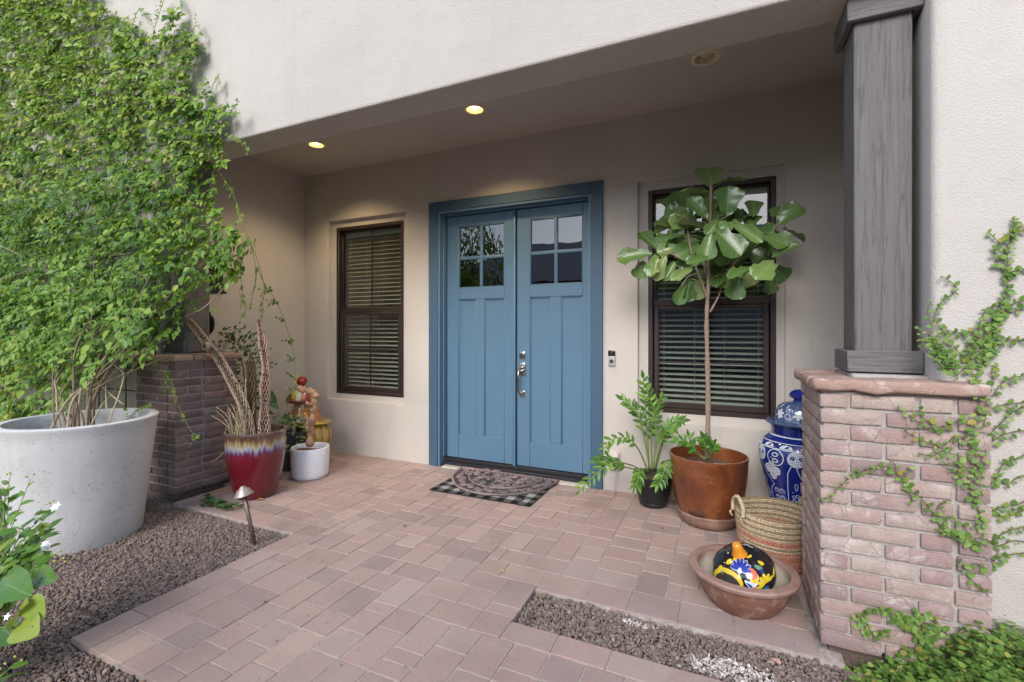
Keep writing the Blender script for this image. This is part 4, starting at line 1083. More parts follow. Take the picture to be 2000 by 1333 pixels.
# ------------------------------------------------------------------ red drip-glazed pot with the dead cactus
def mat_drip():
    t = NT('red_drip_glaze'); tc = t.n('ShaderNodeTexCoord'); sx = t.n('ShaderNodeSeparateXYZ'); t.l(tc.outputs['Object'], sx.inputs[0])
    drip = t.noise(t.coords((26, 26, 1.6)), 1.6, 4, .6); big = t.noise(t.coords(), 5, 4)
    z = t.math('ADD', sx.outputs['Z'], t.math('MULTIPLY', t.math('SUBTRACT', drip, .5), .19))
    z = t.math('ADD', z, t.math('MULTIPLY', t.math('SUBTRACT', big, .5), .06))
    c = t.ramp(t.mapr(z, .25, .55), [(0, (.125, .006, .014)), (.36, (.15, .010, .022)), (.45, (.11, .025, .07)), (.52, (.17, .15, .27)), (.60, (.33, .31, .33)), (.68, (.34, .27, .12)), (.76, (.20, .11, .06)), (.88, (.085, .05, .04)), (1, (.12, .085, .075))])
    c = t.mix(t.mapr(t.noise(t.coords(), 90, 3), .6, .75, 0, .25), c, (.05, .01, .015))
    return t.set(c, .16, t.bump(big, .15, .01), Coat_Weight=.6)
RP = (-3.52, 2.64)
t = empty('glazed_pot', (*RP, 0), 'glossy dark red pot with blue and brown drip glaze', 'plant pot')
lathe_obj('pot_body', [(0, .001), (.145, .001), (.155, .01), (.178, .09), (.205, .22), (.222, .34), (.227, .44), (.224, .485), (.228, .50), (.236, .515), (.236, .53), (.228, .539), (.212, .537), (.208, .52), (.205, .45), (.2, .42)], mat_drip(), t, RP, 64)
lathe_obj('pot_soil', [(0, .455), (.1, .45), (.206, .44)], M['potsoil'], t, RP, 24, .015)
M['cactus'] = mat_simple('dry_cactus_skeleton', (.56, .42, .30), .85, 0, .5, 50, .3)
M['cactus_pink'] = mat_simple('dry_cactus_skeleton_pink', (.55, .38, .29), .85, 0, .5, 40, .35)
M['cactus_old'] = mat_simple('weathered_cactus_skeleton', (.22, .15, .085), .9, 0, .6, 40, .4)
M['hole'] = mat_simple('hole_shade_and_knot', (.05, .03, .02), .95)  # dark colour for the knots and for the shade inside the holes
def lattice_stem(name, path, rad, mat, parent, k=11, twist=.55, knots=()):
    """a cactus skeleton: woody net wound both ways, shade inside its holes put into a dark colour"""
    bm = bmesh.new(); n = len(path); ring = []
    up = Vector((.3, .2, .9)); lenp = sum((path[i + 1] - path[i]).length for i in range(n - 1))
    rows = max(8, int(lenp / (2 * math.pi * rad(0.5) / k * 1.7)))
    def pt(q):
        a = q * (n - 1); i = min(int(a), n - 2); return path[i].lerp(path[i + 1], a - i), (path[i + 1] - path[i]).normalized()
    for i in range(rows + 1):
        q = i / rows; p, d = pt(q); a = d.cross(up).normalized(); b = d.cross(a).normalized(); r = rad(q); rr = []
        for j in range(k):
            th = 2 * math.pi * (j + .5 * (i % 2)) / k + i * twist * .08
            w = 1 + .07 * mnoise.noise(Vector((i * .5, j * .9, r * 50)))
            rr.append(bm.verts.new(p + a * math.cos(th) * r * w + b * math.sin(th) * r * w))
        ring.append(rr)
    for i in range(0, rows - 1, 1):
        for j in range(k):
            if i % 2 == 0: q = (ring[i][j], ring[i + 1][j], ring[i + 2][j], ring[i + 1][(j - 1) % k])
            else: q = (ring[i][j], ring[i + 1][(j + 1) % k], ring[i + 2][j], ring[i + 1][j])
            try: bm.faces.new(q)
            except ValueError: pass
    bmesh.ops.recalc_face_normals(bm, faces=bm.faces)
    fs = [f for f in bm.faces]
    r = bmesh.ops.inset_individual(bm, faces=fs, thickness=rad(.5) * .085, depth=0)
    for f in fs:
        f.material_index = 1
        c = f.calc_center_median(); nn = f.normal.copy()
        for v in f.verts: v.co = v.co - nn * rad(.5) * .22 + (c - v.co) * .12
    for e in knots:
        p, d = pt(e[0]); a = d.cross(up).normalized(); b = d.cross(a).normalized(); r0 = rad(e[0])
        th = e[1]; o = a * math.cos(th) + b * math.sin(th)
        g = bmesh.ops.create_uvsphere(bm, u_segments=8, v_segments=5, radius=r0 * .20)
        for v in g['verts']: v.co = v.co * 1.0 + p + o * r0 * .90
        for f in set(f for v in g['verts'] for f in v.link_faces): f.material_index = 1
    return bm_obj(name, bm, [mat, M['hole']], parent, False)
t = empty('dead_cactus', (*RP, .45), 'three dry woody cactus skeleton stems standing in the red pot', 'dead cactus')
kn = lambda n: [(rv.uniform(.05, .95), rv.uniform(0, 6.28)) for _ in range(n)]
pth = px_path([(492, 866, 2.62), (478, 800, 2.60), (455, 750, 2.58), (430, 705, 2.55), (408, 676, 2.52), (380, 640, 2.50), (352, 612, 2.48)], 8)
s1 = lattice_stem('stem', pth, lambda q: .043 - .012 * q, M['cactus'], t, 12, knots=kn(46))
# the sawn knot on the long leaning stem
kp = at(405, 676, 2.46)
v, f = [], []
for i in range(25):
    pass
lat, laf = lathe([(.0, -.012), (.018, -.010), (.020, .0), (.03, .003), (.034, .0), (.033, -.03)], 24)
m4 = Matrix.Translation(kp + Vector((0, -.025, 0))) @ Matrix.Rotation(math.radians(88), 4, 'X')
link('stem_knot', np_mesh('stem_knot', [tuple(m4 @ Vector(p)) for p in lat], laf, M['pale_stem'], True), s1)
ho = bmesh.new(); g = bmesh.ops.create_uvsphere(ho, u_segments=12, v_segments=8, radius=.013)
for vx in g['verts']: vx.co += kp + Vector((0.002, -.022, -.003))
bm_obj('knot_hole', ho, M['hole'], s1, True)  # dark ball stands in for the shade in the knot's hole
lattice_stem('stem', px_path([(488, 860, 2.68), (489, 800, 2.68), (490, 750, 2.68), (487, 702, 2.68)], 8), lambda q: .046 - .004 * q, M['cactus_old'], t, 11, knots=kn(16))
lattice_stem('stem', px_path([(517, 858, 2.66), (516, 810, 2.66), (518, 760, 2.66), (519, 712, 2.66), (513, 668, 2.66), (505, 622, 2.66)], 8), lambda q: .044 - .016 * q + .006 * math.sin(q * 19), M['cactus_pink'], t, 11, knots=kn(30))
t = empty('dry_grass_tuft', (RP[0] - .12, RP[1] - .04, .45), 'tuft of dry straw coloured stalks in the red pot', 'dry grass')
ps = []
for k in range(58):
    b = Vector((RP[0] - .10 + rv.uniform(-.07, .09), RP[1] - .06 + rv.uniform(-.06, .06), .45)); l = rv.uniform(.10, .30); a = rv.uniform(-.45, .25)
    ps.append((catmull([b, b + Vector((a * l * .5, rv.uniform(-.02, .02), l * .55)), b + Vector((a * l * 1.2 + rv.uniform(-.03, .03), rv.uniform(-.05, .03), l))], 4), lambda q, w=rv.uniform(.0025, .0045): w * (1 - .5 * q)))
for pts in ([(475, 868, 2.6), (440, 830, 2.55), (413, 812, 2.5)], [(470, 866, 2.6), (445, 815, 2.55), (422, 795, 2.5)], [(482, 866, 2.62), (478, 790, 2.62), (480, 740, 2.62)], [(484, 866, 2.62), (483, 800, 2.62), (479, 752, 2.62)], [(440, 882, 2.5), (418, 900, 2.45), (388, 908, 2.4)]):
    ps.append((px_path(pts, 5), .0035))
M['straw'] = mat_simple('straw', (.50, .40, .24), .8, 0, .2, 60, .3)
tube_obj('stalks', ps, M['straw'], t, 4)['kind'] = 'stuff'

# fallen sprig on the paving before the red pot
t = empty('fallen_sprig', (-3.45, 2.33, 0), 'green ivy sprig lying on the pavers in front of the red pot', 'sprig')
P_, D_, N_, L_, W_, T_ = [], [], [], [], [], []
pth = [Vector((x, y, .012 + .01 * math.sin(x * 30))) for x, y in ((-3.72, 2.36), (-3.62, 2.31), (-3.52, 2.33), (-3.42, 2.30), (-3.30, 2.36))]
pth = catmull(pth, 5)
for p in pth:
    for k in range(3):
        P_.append(p + Vector((rv.uniform(-.02, .02), rv.uniform(-.02, .02), rv.uniform(0, .04)))); D_.append((rv.uniform(-1, 1), rv.uniform(-1, 1), .2)); N_.append((rv.uniform(-.4, .4), -.3, 1)); L_.append(rv.uniform(.035, .055)); W_.append(L_[-1] * .8); T_.append(rv.random())
tube_obj('stem', [(pth, .003)], M['woody'], t, 4)
leaves('leaf', 'ovate', P_, D_, N_, L_, W_, M['dark_leaf'], t, T_, 60, None, 'leaf')
M['dry_leaf'] = mat_simple('dry_leaf', (.48, .33, .14), .7, 0, .2, 50, .3)
def litter(x, y, label, s, rot, mat='dry_leaf', z=0.0):
    me = np_mesh('fallen_leaf', TPL['ovate'][0] * np.array([.7, 1, 1.4]), TPL['ovate'][1], M[mat], True)
    o = bpy.data.objects.new('fallen_leaf', me); COL.objects.link(o); o.location = (x, y, z + .006); o.rotation_euler = (.15, .1, rot); o.scale = (s, s, s)
    return props(o, label, 'fallen leaf', 'fallen leaves on the paving')
q = atz(733, 953); litter(q.x, q.y, 'small yellow dry leaf on the pavers left of the doormat', .055, .6)
q = atz(520, 976); litter(q.x, q.y - .02, 'orange dry leaf at the foot of the red pot', .06, 2.2)
M['red_petal'] = mat_simple('red_petal', (.45, .05, .07), .6)
q = atz(1297, 1035); litter(q.x, q.y, 'tiny red petal on the pavers left of the rust pot', .03, 1.2, 'red_petal')
M['twig'] = mat_simple('dark_twig', (.04, .03, .025), .8)
q = atz(790, 1030); litter(q.x, q.y, 'small dark leaf on the pavers in front of the doormat', .025, 0.4, 'twig')
for k, (px_, py_, lab) in enumerate(((445, 1040, 'small tan leaf on the gravel behind the path light'), (330, 1015, 'pale tan leaf on the gravel near the concrete planter'), (365, 1175, 'brown leaf on the gravel close to the edge of the walk'), (1170, 1245, 'tan leaf on the gravel strip near its left end'),
        (655, 985, 'small brown leaf on the pavers between the red pot and the doormat'), (980, 1120, 'small tan leaf on the pavers left of the gravel strip'), (520, 1180, 'tiny dark leaf on the walk near the gravel edge'))):
    q = atz(px_, py_, -.03 if k < 4 else 0); litter(q.x, q.y, lab, .022 + .006 * (k % 3), k * 1.3, 'dry_leaf' if k % 3 else 'twig', -.028 if k < 4 else 0)
M['pink_leaf'] = mat_simple('pale_pink_leaf', (.6, .36, .3), .7)
q = atz(1525, 1307, -.03); litter(q.x, q.y, 'pale pink dry leaf on the gravel below the terracotta bowl', .045, .9, 'pink_leaf', -.02)

# ------------------------------------------------------------------ white pot, black planter, ceramic totem, ceramic pumpkin
def mat_white_relief():
    t = NT('white_relief_ceramic'); v = t.coords((1, 1, .9)); e = t.voro(v, 32, 'DISTANCE_TO_EDGE'); n = t.noise(v, 70, 3)
    w = t.n('ShaderNodeTexNoise'); h = t.math('ADD', t.mapr(e, 0, .18), t.math('MULTIPLY', n, .4))
    return t.set((.84, .84, .86), .35, t.bump(h, .5, .005))
WP = (-3.508, 3.184)
t = empty('white_pot', (*WP, 0), 'white textured cylinder pot with a dried bent stem', 'plant pot')
lathe_obj('pot_body', [(0, .001), (.142, .001), (.152, .008), (.158, .03), (.166, .14), (.168, .25), (.167, .272), (.161, .278), (.152, .276), (.149, .26), (.147, .22)], mat_white_relief(), t, WP, 56)
lathe_obj('pot_soil', [(0, .246), (.08, .242), (.15, .236)], mat_simple('bark_chips', (.15, .09, .05), .95, 0, 1.0, 60, .6), t, WP, 24, .02)
t = empty('dried_succulent', (*WP, .24), 'knobbly tan dried stem bending over at the top in the white pot', 'dried plant')
def knob(pts, r, seedv, n=10):
    path = px_path(pts, n); return (path, lambda q, s=seedv: r * (1 + .22 * math.sin(q * 60 + s) + .15 * math.sin(q * 37)))
M['dried'] = mat_simple('dried_stem', (.42, .25, .145), .8, 0, .8, 60, .45)
tube_obj('stem', [knob([(605, 872, 3.16), (607, 840, 3.16), (611, 810, 3.16), (614, 785, 3.16), (616, 772, 3.16), (608, 765, 3.15), (594, 762, 3.14), (583, 758, 3.13)], .029, 0)], M['dried'], t, 8)
tube_obj('side_stem', [knob([(607, 842, 3.15), (600, 838, 3.10), (601, 820, 3.08), (598, 812, 3.07)], .014, 2)], M['dried'], t, 6)
tube_obj('side_stem', [knob([(612, 790, 3.15), (604, 790, 3.1), (597, 786, 3.08)], .016, 3)], M['dried'], t, 6)
t = empty('black_planter', (-3.86, 3.28, 0), 'tall dark planter with drooping variegated leaves in the corner', 'plant pot')
lathe_obj('pot_body', [(0, .001), (.10, .001), (.105, .01), (.128, .34), (.134, .36), (.134, .372), (.124, .374), (.12, .36), (.118, .32)], mat_simple('charcoal_pot', (.03, .03, .036), .5), t, (-3.86, 3.28), 40)
lathe_obj('pot_soil', [(0, .34), (.12, .335)], M['potsoil'], t, (-3.86, 3.28), 20, .01)
t = empty('trailing_plant', (-3.86, 3.28, .35), 'trailing plant with pale green and withered leaves in the tall dark planter', 'house plant')
P_, D_, N_, L_, W_, T_ = [], [], [], [], [], []
for k in range(230):
    a = rv.uniform(0, 6.28); r = rv.uniform(0, .22); P_.append((-3.86 + r * math.cos(a), 3.26 + r * math.sin(a) * .7, .38 + rv.uniform(-.12, .17) - r * .25))
    D_.append((math.cos(a), math.sin(a), rv.uniform(-.7, .4))); N_.append((rv.uniform(-.3, .3), -.5, .8)); L_.append(rv.uniform(.035, .07)); W_.append(L_[-1] * rv.uniform(.4, .6)); T_.append(rv.random())
leaves('leaf', 'lance', P_, D_, N_, L_, W_, M['pale_leaf'], t, T_, 160, None, 'leaf')
M['withered'] = mat_simple('withered_leaf', (.34, .25, .22), .8, 0, .3, 60, .3)
P_, D_, N_, L_, W_, T_ = [], [], [], [], [], []
for pts in ((560, 775), (575, 790), (585, 800), (575, 830), (560, 800), (590, 812), (578, 840)):
    p = at(*pts, 3.18); P_.append(p); D_.append((rv.uniform(-.6, .6), -.2, -.9)); N_.append((rv.uniform(-.4, .4), -.9, .2)); L_.append(rv.uniform(.06, .11)); W_.append(L_[-1] * .3); T_.append(.5)
leaves('withered_leaf', 'lance', P_, D_, N_, L_, W_, M['withered'], t, T_, 7, M['withered'], 'withered_leaf')
M['dark_leaf_part'] = M['dark_leaf']
P_, D_, N_, L_, W_, T_ = [], [], [], [], [], []
for pts, d in (((545, 800), (-.6, -.3, .5)), ((535, 810), (-.9, -.3, .2)), ((552, 812), (.9, -.3, -.1)), ((548, 825), (.8, -.5, -.2)), ((540, 790), (-.3, -.2, .9)), ((560, 792), (.5, -.2, .8))):
    P_.append(at(*pts, 3.1)); D_.append(d); N_.append((0, -.7, .7)); L_.append(.15); W_.append(.06); T_.append(rv.random() * .6)
leaves('broad_leaf', 'lance', P_, D_, N_, L_, W_, M['dark_leaf'], t, T_, 6, M['dark_leaf'], 'broad_leaf')
# totem
GLZ = lambda n, c, r=.14: mat_simple(n, c, r, 0, .05, 25, .18, Coat_Weight=.5)
TP = (-4.03, 3.55)
t = empty('ceramic_totem', (*TP, 0), 'stacked painted ceramic totem with red ball on top in the corner', 'garden totem')
lathe_obj('totem_base', [(0, .001), (.12, .001), (.15, .06), (.155, .16), (.13, .26), (.09, .30), (.08, .32)], GLZ('brick_red_glaze', (.22, .05, .03)), t, TP, 40)
lathe_obj('totem_bowl', [(.08, .321), (.11, .35), (.14, .41), (.145, .46), (.13, .50), (.10, .53)], GLZ('orange_glaze', (.42, .17, .05)), t, TP, 40)
v, f = [], []
lathe_obj('blue_band', [(.143, .405), (.1475, .42), (.1475, .445), (.145, .455)], GLZ('teal_glaze', (.03, .12, .22)), t, TP, 40)
lathe_obj('totem_neck', [(.10, .531), (.085, .56), (.085, .60)], GLZ('ochre_glaze', (.40, .24, .08)), t, TP, 40)
lathe_obj('totem_plate', [(.085, .601), (.15, .608), (.162, .62), (.163, .63), (.12, .634), (.0, .635)], GLZ('maroon_glaze', (.20, .035, .03)), t, TP, 48)
lathe_obj('totem_dome', [(.122, .6345), (.125, .66), (.115, .70), (.085, .74), (.05, .762), (.035, .768)], GLZ('cream_glaze', (.55, .45, .30)), t, TP, 48)
cols = [(.62, .48, .06), (.75, .72, .66), (.50, .20, .05), (.40, .05, .04), (.62, .48, .06), (.72, .70, .62), (.50, .20, .05), (.36, .05, .05)]
for k, cc in enumerate(cols * 2):
    a0 = 2 * math.pi * k / 16; bm = bmesh.new(); prof = [(.1265, .637), (.129, .66), (.119, .702)]
    g = [[bm.verts.new((TP[0] + r * math.cos(a0 + u * .36), TP[1] + r * math.sin(a0 + u * .36), z)) for u in (0, .33, .66, 1)] for r, z in prof]
    for i in range(2):
        for j in range(3): bm.faces.new((g[i][j], g[i][j + 1], g[i + 1][j + 1], g[i + 1][j]))
    bm_obj('painted_patch', bm, GLZ('patch_glaze_%s' % 'abcdefghijklmnop'[k], cc), t, True)
lathe_obj('blue_cap', [(.088, .7385), (.09, .742), (.06, .766), (.0, .775)], GLZ('blue_grey_glaze', (.10, .16, .22)), t, TP, 40)
lathe_obj('red_ball', [(.0, .772), (.03, .775), (.05, .80), (.054, .822), (.045, .850), (.025, .866), (0, .870)], GLZ('red_glaze', (.30, .018, .012), .08), t, TP, 32)
PP = (-3.80, 3.52)
t = empty('ceramic_pumpkin', (*PP, 0), 'yellow ribbed ceramic pumpkin wearing a hat behind the white pot', 'ceramic pumpkin')
def ribbed(name, prof, mat, parent, c, ribs, depth, seg=80):
    v, f = lathe(prof, seg, (0, 0))
    out = []
    for i, p in enumerate(v):
        th = 2 * math.pi * (i % seg) / seg; k = 1 - depth * (1 - abs(math.cos(th * ribs / 2))) ** 2
        out.append((c[0] + p[0] * k, c[1] + p[1] * k, p[2]))
    me = np_mesh(name, out, f, mat, True); return link(name, me, parent)
ribbed('pumpkin_body', [(0, .16), (.08, .155), (.13, .19), (.155, .26), (.15, .33), (.11, .39), (.05, .41), (0, .41)], GLZ('yellow_glaze', (.44, .28, .06), .25), t, PP, 10, .10)
lathe_obj('pumpkin_stand', [(0, .001), (.12, .001), (.125, .02), (.10, .10), (.09, .16)], GLZ('brown_glaze', (.20, .10, .05)), t, PP, 32)
lathe_obj('hat_brim', [(.05, .404), (.15, .412), (.158, .42), (.15, .43), (.07, .436)], GLZ('olive_glaze', (.40, .30, .07)), t, PP, 40)
lathe_obj('hat_cone', [(.07, .4365), (.062, .46), (.035, .54), (.012, .585), (0, .59)], GLZ('rust_glaze', (.36, .13, .04)), t, PP, 32)
vv, ff = [], []
for k in range(10):
    a = 2 * math.pi * (k + .5) / 10
    tube([Vector((PP[0] + r * math.cos(a), PP[1] + r * math.sin(a), z)) for r, z in ((.125, .19), (.147, .26), (.142, .33), (.105, .39))], .0035, 4, vv, ff)
link('pumpkin_body', np_mesh('rib_line', vv, ff, GLZ('dark_line_glaze', (.10, .08, .03)), True), t).name = 'rib_line'

# ------------------------------------------------------------------ doormat on the plaid rug
t = empty('plaid_rug', (-1.83, 3.6, 0), 'black and white buffalo check rug under the half round doormat', 'rug')
bm = bmesh.new(); x0, x1, y0, y1 = -2.275, -1.36, 3.315, 3.90; cs = .062
nx, ny = int((x1 - x0) / cs) + 1, int((y1 - y0) / cs) + 1
gv = {}
for i in range(nx + 1):
    for j in range(ny + 1):
        gv[i, j] = bm.verts.new((min(x0 + i * cs, x1), min(y0 + j * cs, y1), .010 + .002 * math.sin(i * 1.3) * math.sin(j)))
for i in range(nx):
    for j in range(ny):
        f = bm.faces.new((gv[i, j], gv[i + 1, j], gv[i + 1, j + 1], gv[i, j + 1])); a, b = i % 2, j % 2
        f.material_index = 0 if (a == 0 and b == 0) else (2 if (a == 1 and b == 1) else 1)
r = bmesh.ops.extrude_face_region(bm, geom=bm.faces[:])
bm_obj('weave', bm, [mat_simple('black_weave', (.018, .018, .02), .95, 0, .6, 300), mat_simple('grey_weave', (.19, .19, .19), .95, 0, .6, 300), mat_simple('white_weave', (.62, .60, .57), .95, 0, .6, 300)], t)
bm = bmesh.new(); box(bm, x0 + .002, x1 - .002, y0 + .002, y1 - .002, .0015, .0085); bm_obj('backing', bm, M['black'], t)
t = empty('doormat', (-1.84, 3.94, 0), 'half round black rubber doormat with raised scroll pattern', 'doormat')
MC, MA, MB = (-1.838, 3.955), .495, .585
def rubber(name, c, dust):
    t_ = NT(name); v = t_.coords(); n = t_.noise(v, 7, 5, .65); f = t_.noise(v, 160, 3); sx = t_.n('ShaderNodeSeparateXYZ'); t_.l(v, sx.inputs[0])
    fac = t_.math('MULTIPLY', t_.mapr(n, .34, .62, .25, 1), t_.mapr(sx.outputs['X'], -.45, .3, 1.0, .35))
    return t_.set(t_.mix(fac, c, dust), .7, t_.bump(f, .3, .002))
M['rubber'] = rubber('black_rubber', (.022, .022, .024), (.075, .06, .06)); M['rubber_raised'] = rubber('dusty_rubber_relief', (.07, .065, .068), (.33, .235, .225))
bm = bmesh.new(); n = 48; ring = [(MC[0] + MA * math.cos(math.pi + math.pi * i / n), MC[1] + MB * math.sin(math.pi + math.pi * i / n)) for i in range(n + 1)]
tops = [bm.verts.new((x, y, .018)) for x, y in ring]; bots = [bm.verts.new((x, y, .012)) for x, y in ring]
bm.faces.new(tops); bm.faces.new(bots[::-1])
for i in range(n + 1): bm.faces.new((tops[i], bots[i], bots[(i + 1) % (n + 1)], tops[(i + 1) % (n + 1)]))
bmesh.ops.recalc_face_normals(bm, faces=bm.faces); bm_obj('base_sheet', bm, M['rubber'], t)
def flat_rib(paths, w, z0, z1):
    v, f = [], []
    for p in paths:
        b = len(v)
        for i, q in enumerate(p):
            d = (p[min(i + 1, len(p) - 1)] - p[max(i - 1, 0)]); d = d.normalized() if d.length > 0 else Vector((1, 0)); nrm_ = Vector((-d.y, d.x))
            for s, z in ((-1, z0), (-.6, z1), (.6, z1), (1, z0)):
                v.append((q.x + nrm_.x * w * s, q.y + nrm_.y * w * s, z))
        for i in range(len(p) - 1):
            for j in range(3): f.append((b + i * 4 + j, b + (i + 1) * 4 + j, b + (i + 1) * 4 + j + 1, b + i * 4 + j + 1))
    return v, f
def el(r, a): return Vector((MC[0] + MA * r * math.cos(a), MC[1] + MB * r * math.sin(a)))
rim_p = [[el(.985, math.pi + math.pi * i / 60) for i in range(61)], [el(.70, math.pi + math.pi * i / 50) for i in range(51)], [Vector((MC[0] - MA * .98, MC[1] - .008)), Vector((MC[0] + MA * .98, MC[1] - .008))], [el(.0, 0) + Vector((-.001, -.01)), el(.97, 1.5 * math.pi)]]
v, f = flat_rib(rim_p, .011, .017, .030); link('rim_band', np_mesh('rim_band', v, f, M['rubber_raised'], False), t)
sc = []
def spiral(c, r, a0, turns, sgn): return [Vector((c.x + r * (1 - q / 17) * math.cos(a0 + sgn * turns * 6.28 * q / 16) , c.y + r * (1 - q / 17) * math.sin(a0 + sgn * turns * 6.28 * q / 16))) for q in range(17)]
for k in range(13):
    a = math.pi + math.pi * (k + .5) / 13; c = el(.845, a); dt = Vector((-math.sin(a), math.cos(a))); dn = Vector((math.cos(a), math.sin(a))); sg = 1 if k % 2 else -1
    p1 = c + dt * .034; p2 = c - dt * .034
    sc.append(spiral(p1 + dn * .012 * sg, .033, a + 1.57 * sg, 1.25, sg)); sc.append(spiral(p2 - dn * .012 * sg, .033, a - 1.57 * sg, 1.25, sg))
    sc.append([p1 + dn * .04 * sg, c, p2 - dn * .04 * sg])
for side in (-1, 1):
    for (r, a, s) in ((.20, .42, .055), (.42, .18, .05), (.45, .62, .06), (.40, 1.05, .055), (.58, .38, .045), (.60, .88, .042), (.24, 1.1, .045), (.58, 1.25, .04), (.56, .1, .035)):
        aa = 1.5 * math.pi + side * (1.57 - a) if True else a
        c = el(r, 1.5 * math.pi + side * (math.pi / 2 - a)); sc.append(spiral(c, s, rv.uniform(0, 6), 1.5, side if rv.random() < .7 else -side))
        d = Vector((rv.uniform(-1, 1), rv.uniform(-1, 1))).normalized(); sc.append([c + d * s, c + d * s * 1.8 + Vector((d.y, -d.x)) * .02, c + d * s * 2.1 + Vector((d.y, -d.x)) * .05])
sc = [[p for p in q] for q in sc]
v, f = flat_rib(sc, .0075, .017, .028); o = link('scroll_relief', np_mesh('scroll_relief', v, f, M['rubber_raised'], False), t); o['kind'] = 'stuff'

# ------------------------------------------------------------------ right side: rust pot with fiddle leaf fig, black pot with zz plant
def mat_rust():
    t = NT('rust_glaze_pot'); v = t.coords(); n = t.noise(v, 4, 6, .65, .6); f = t.noise(v, 30, 4); d = t.noise(v, 9, 3); e = t.voro(v, 7)
    c = t.ramp(n, [(.28, (.065, .02, .010)), (.46, (.145, .042, .015)), (.60, (.20, .065, .022)), (.75, (.29, .12, .05))])
    c = t.mix(t.mapr(f, .62, .75, 0, .45), c, (.40, .22, .12)); c = t.mix(t.mapr(d, .3, .42, .5, 0), c, (.09, .03, .014))
    c = t.mix(t.mapr(e, .035, .05, 1, 0), c, (.72, .62, .55))
    return t.set(c, .28, t.bump(f, .15, .004), Coat_Weight=.35)
RU = (-.115, 3.597); mr = mat_rust()
t = empty('rust_pot', (*RU, 0), 'large glossy rust brown pot with attached saucer holding the fig tree', 'plant pot')
lathe_obj('pot_body', [(.195, .085), (.205, .09), (.228, .17), (.245, .28), (.255, .38), (.259, .455), (.262, .468), (.260, .478), (.250, .479), (.247, .465), (.243, .40), (.235, .34)], mr, t, RU, 64)
mw = mat_simple('worn_saucer', (.25, .15, .11), .6, 0, .3, 14, .4)
lathe_obj('saucer', [(0, .001), (.165, .001), (.185, .012), (.205, .05), (.214, .085), (.210, .092), (.19, .09)], mw, t, RU, 56)
bm = bmesh.new(); g = bmesh.ops.create_uvsphere(bm, u_segments=20, v_segments=12, radius=1)
ca = math.atan2(-RU[1], -RU[0]) - .35
cc = Vector((RU[0] + .207 * math.cos(ca), RU[1] + .207 * math.sin(ca), .115))
for vx in g['verts']: vx.co = cc + Matrix.Rotation(ca, 3, 'Z') @ Vector((vx.co.x * .012, vx.co.y * .055, vx.co.z * .022))
bm_obj('drain_slot', bm, mat_simple('dark_slot', (.05, .018, .008), .7), t, True)
lathe_obj('pot_soil', [(0, .40), (.12, .396), (.243, .388)], mat_simple('mulch', (.16, .09, .055), .95, 0, 1.0, 55, .6), t, RU, 32, .02)
fig = empty('fiddle_leaf_fig', (*RU, .39), 'fiddle leaf fig tree with bare trunk and crown of big leathery leaves', 'fig tree')
FY = 3.55
trk = px_path([(1381, 893, 3.58), (1383, 800, 3.57), (1382, 720, 3.56), (1380, 640, 3.56), (1381, 600, 3.55), (1384, 540, 3.55), (1386, 470, 3.55), (1388, 400, 3.55), (1389, 345, 3.55)], 7)
M['fig_bark'] = mat_simple('fig_bark', (.27, .20, .15), .85, 0, .5, 70, .3)
tube_obj('trunk', [(trk, lambda q: .019 * (1 - .55 * q) + .0018 * math.sin(q * 55))], M['fig_bark'], fig, 10)
for pts, r in (([(1384, 590, 3.55), (1368, 545, 3.5), (1352, 500, 3.45), (1343, 450, 3.42)], .010), ([(1387, 610, 3.55), (1405, 575, 3.6), (1412, 540, 3.62)], .008), ([(1388, 560, 3.55), (1376, 520, 3.6), (1378, 470, 3.62)], .009),
               ([(1356, 520, 3.47), (1320, 500, 3.45), (1290, 488, 3.45)], .007), ([(1412, 540, 3.62), (1450, 500, 3.55), (1490, 470, 3.5)], .008), ([(1386, 480, 3.55), (1440, 470, 3.5), (1500, 460, 3.45), (1515, 440, 3.45)], .007), ([(1386, 450, 3.55), (1350, 430, 3.5), (1320, 420, 3.5)], .007),
               ([(1362, 535, 3.5), (1345, 540, 3.42), (1330, 560, 3.4)], .006)):
    tube_obj('branch', [(px_path(pts, 6), lambda q, r=r: r * (1 - .5 * q))], M['fig_bark'], fig, 6)
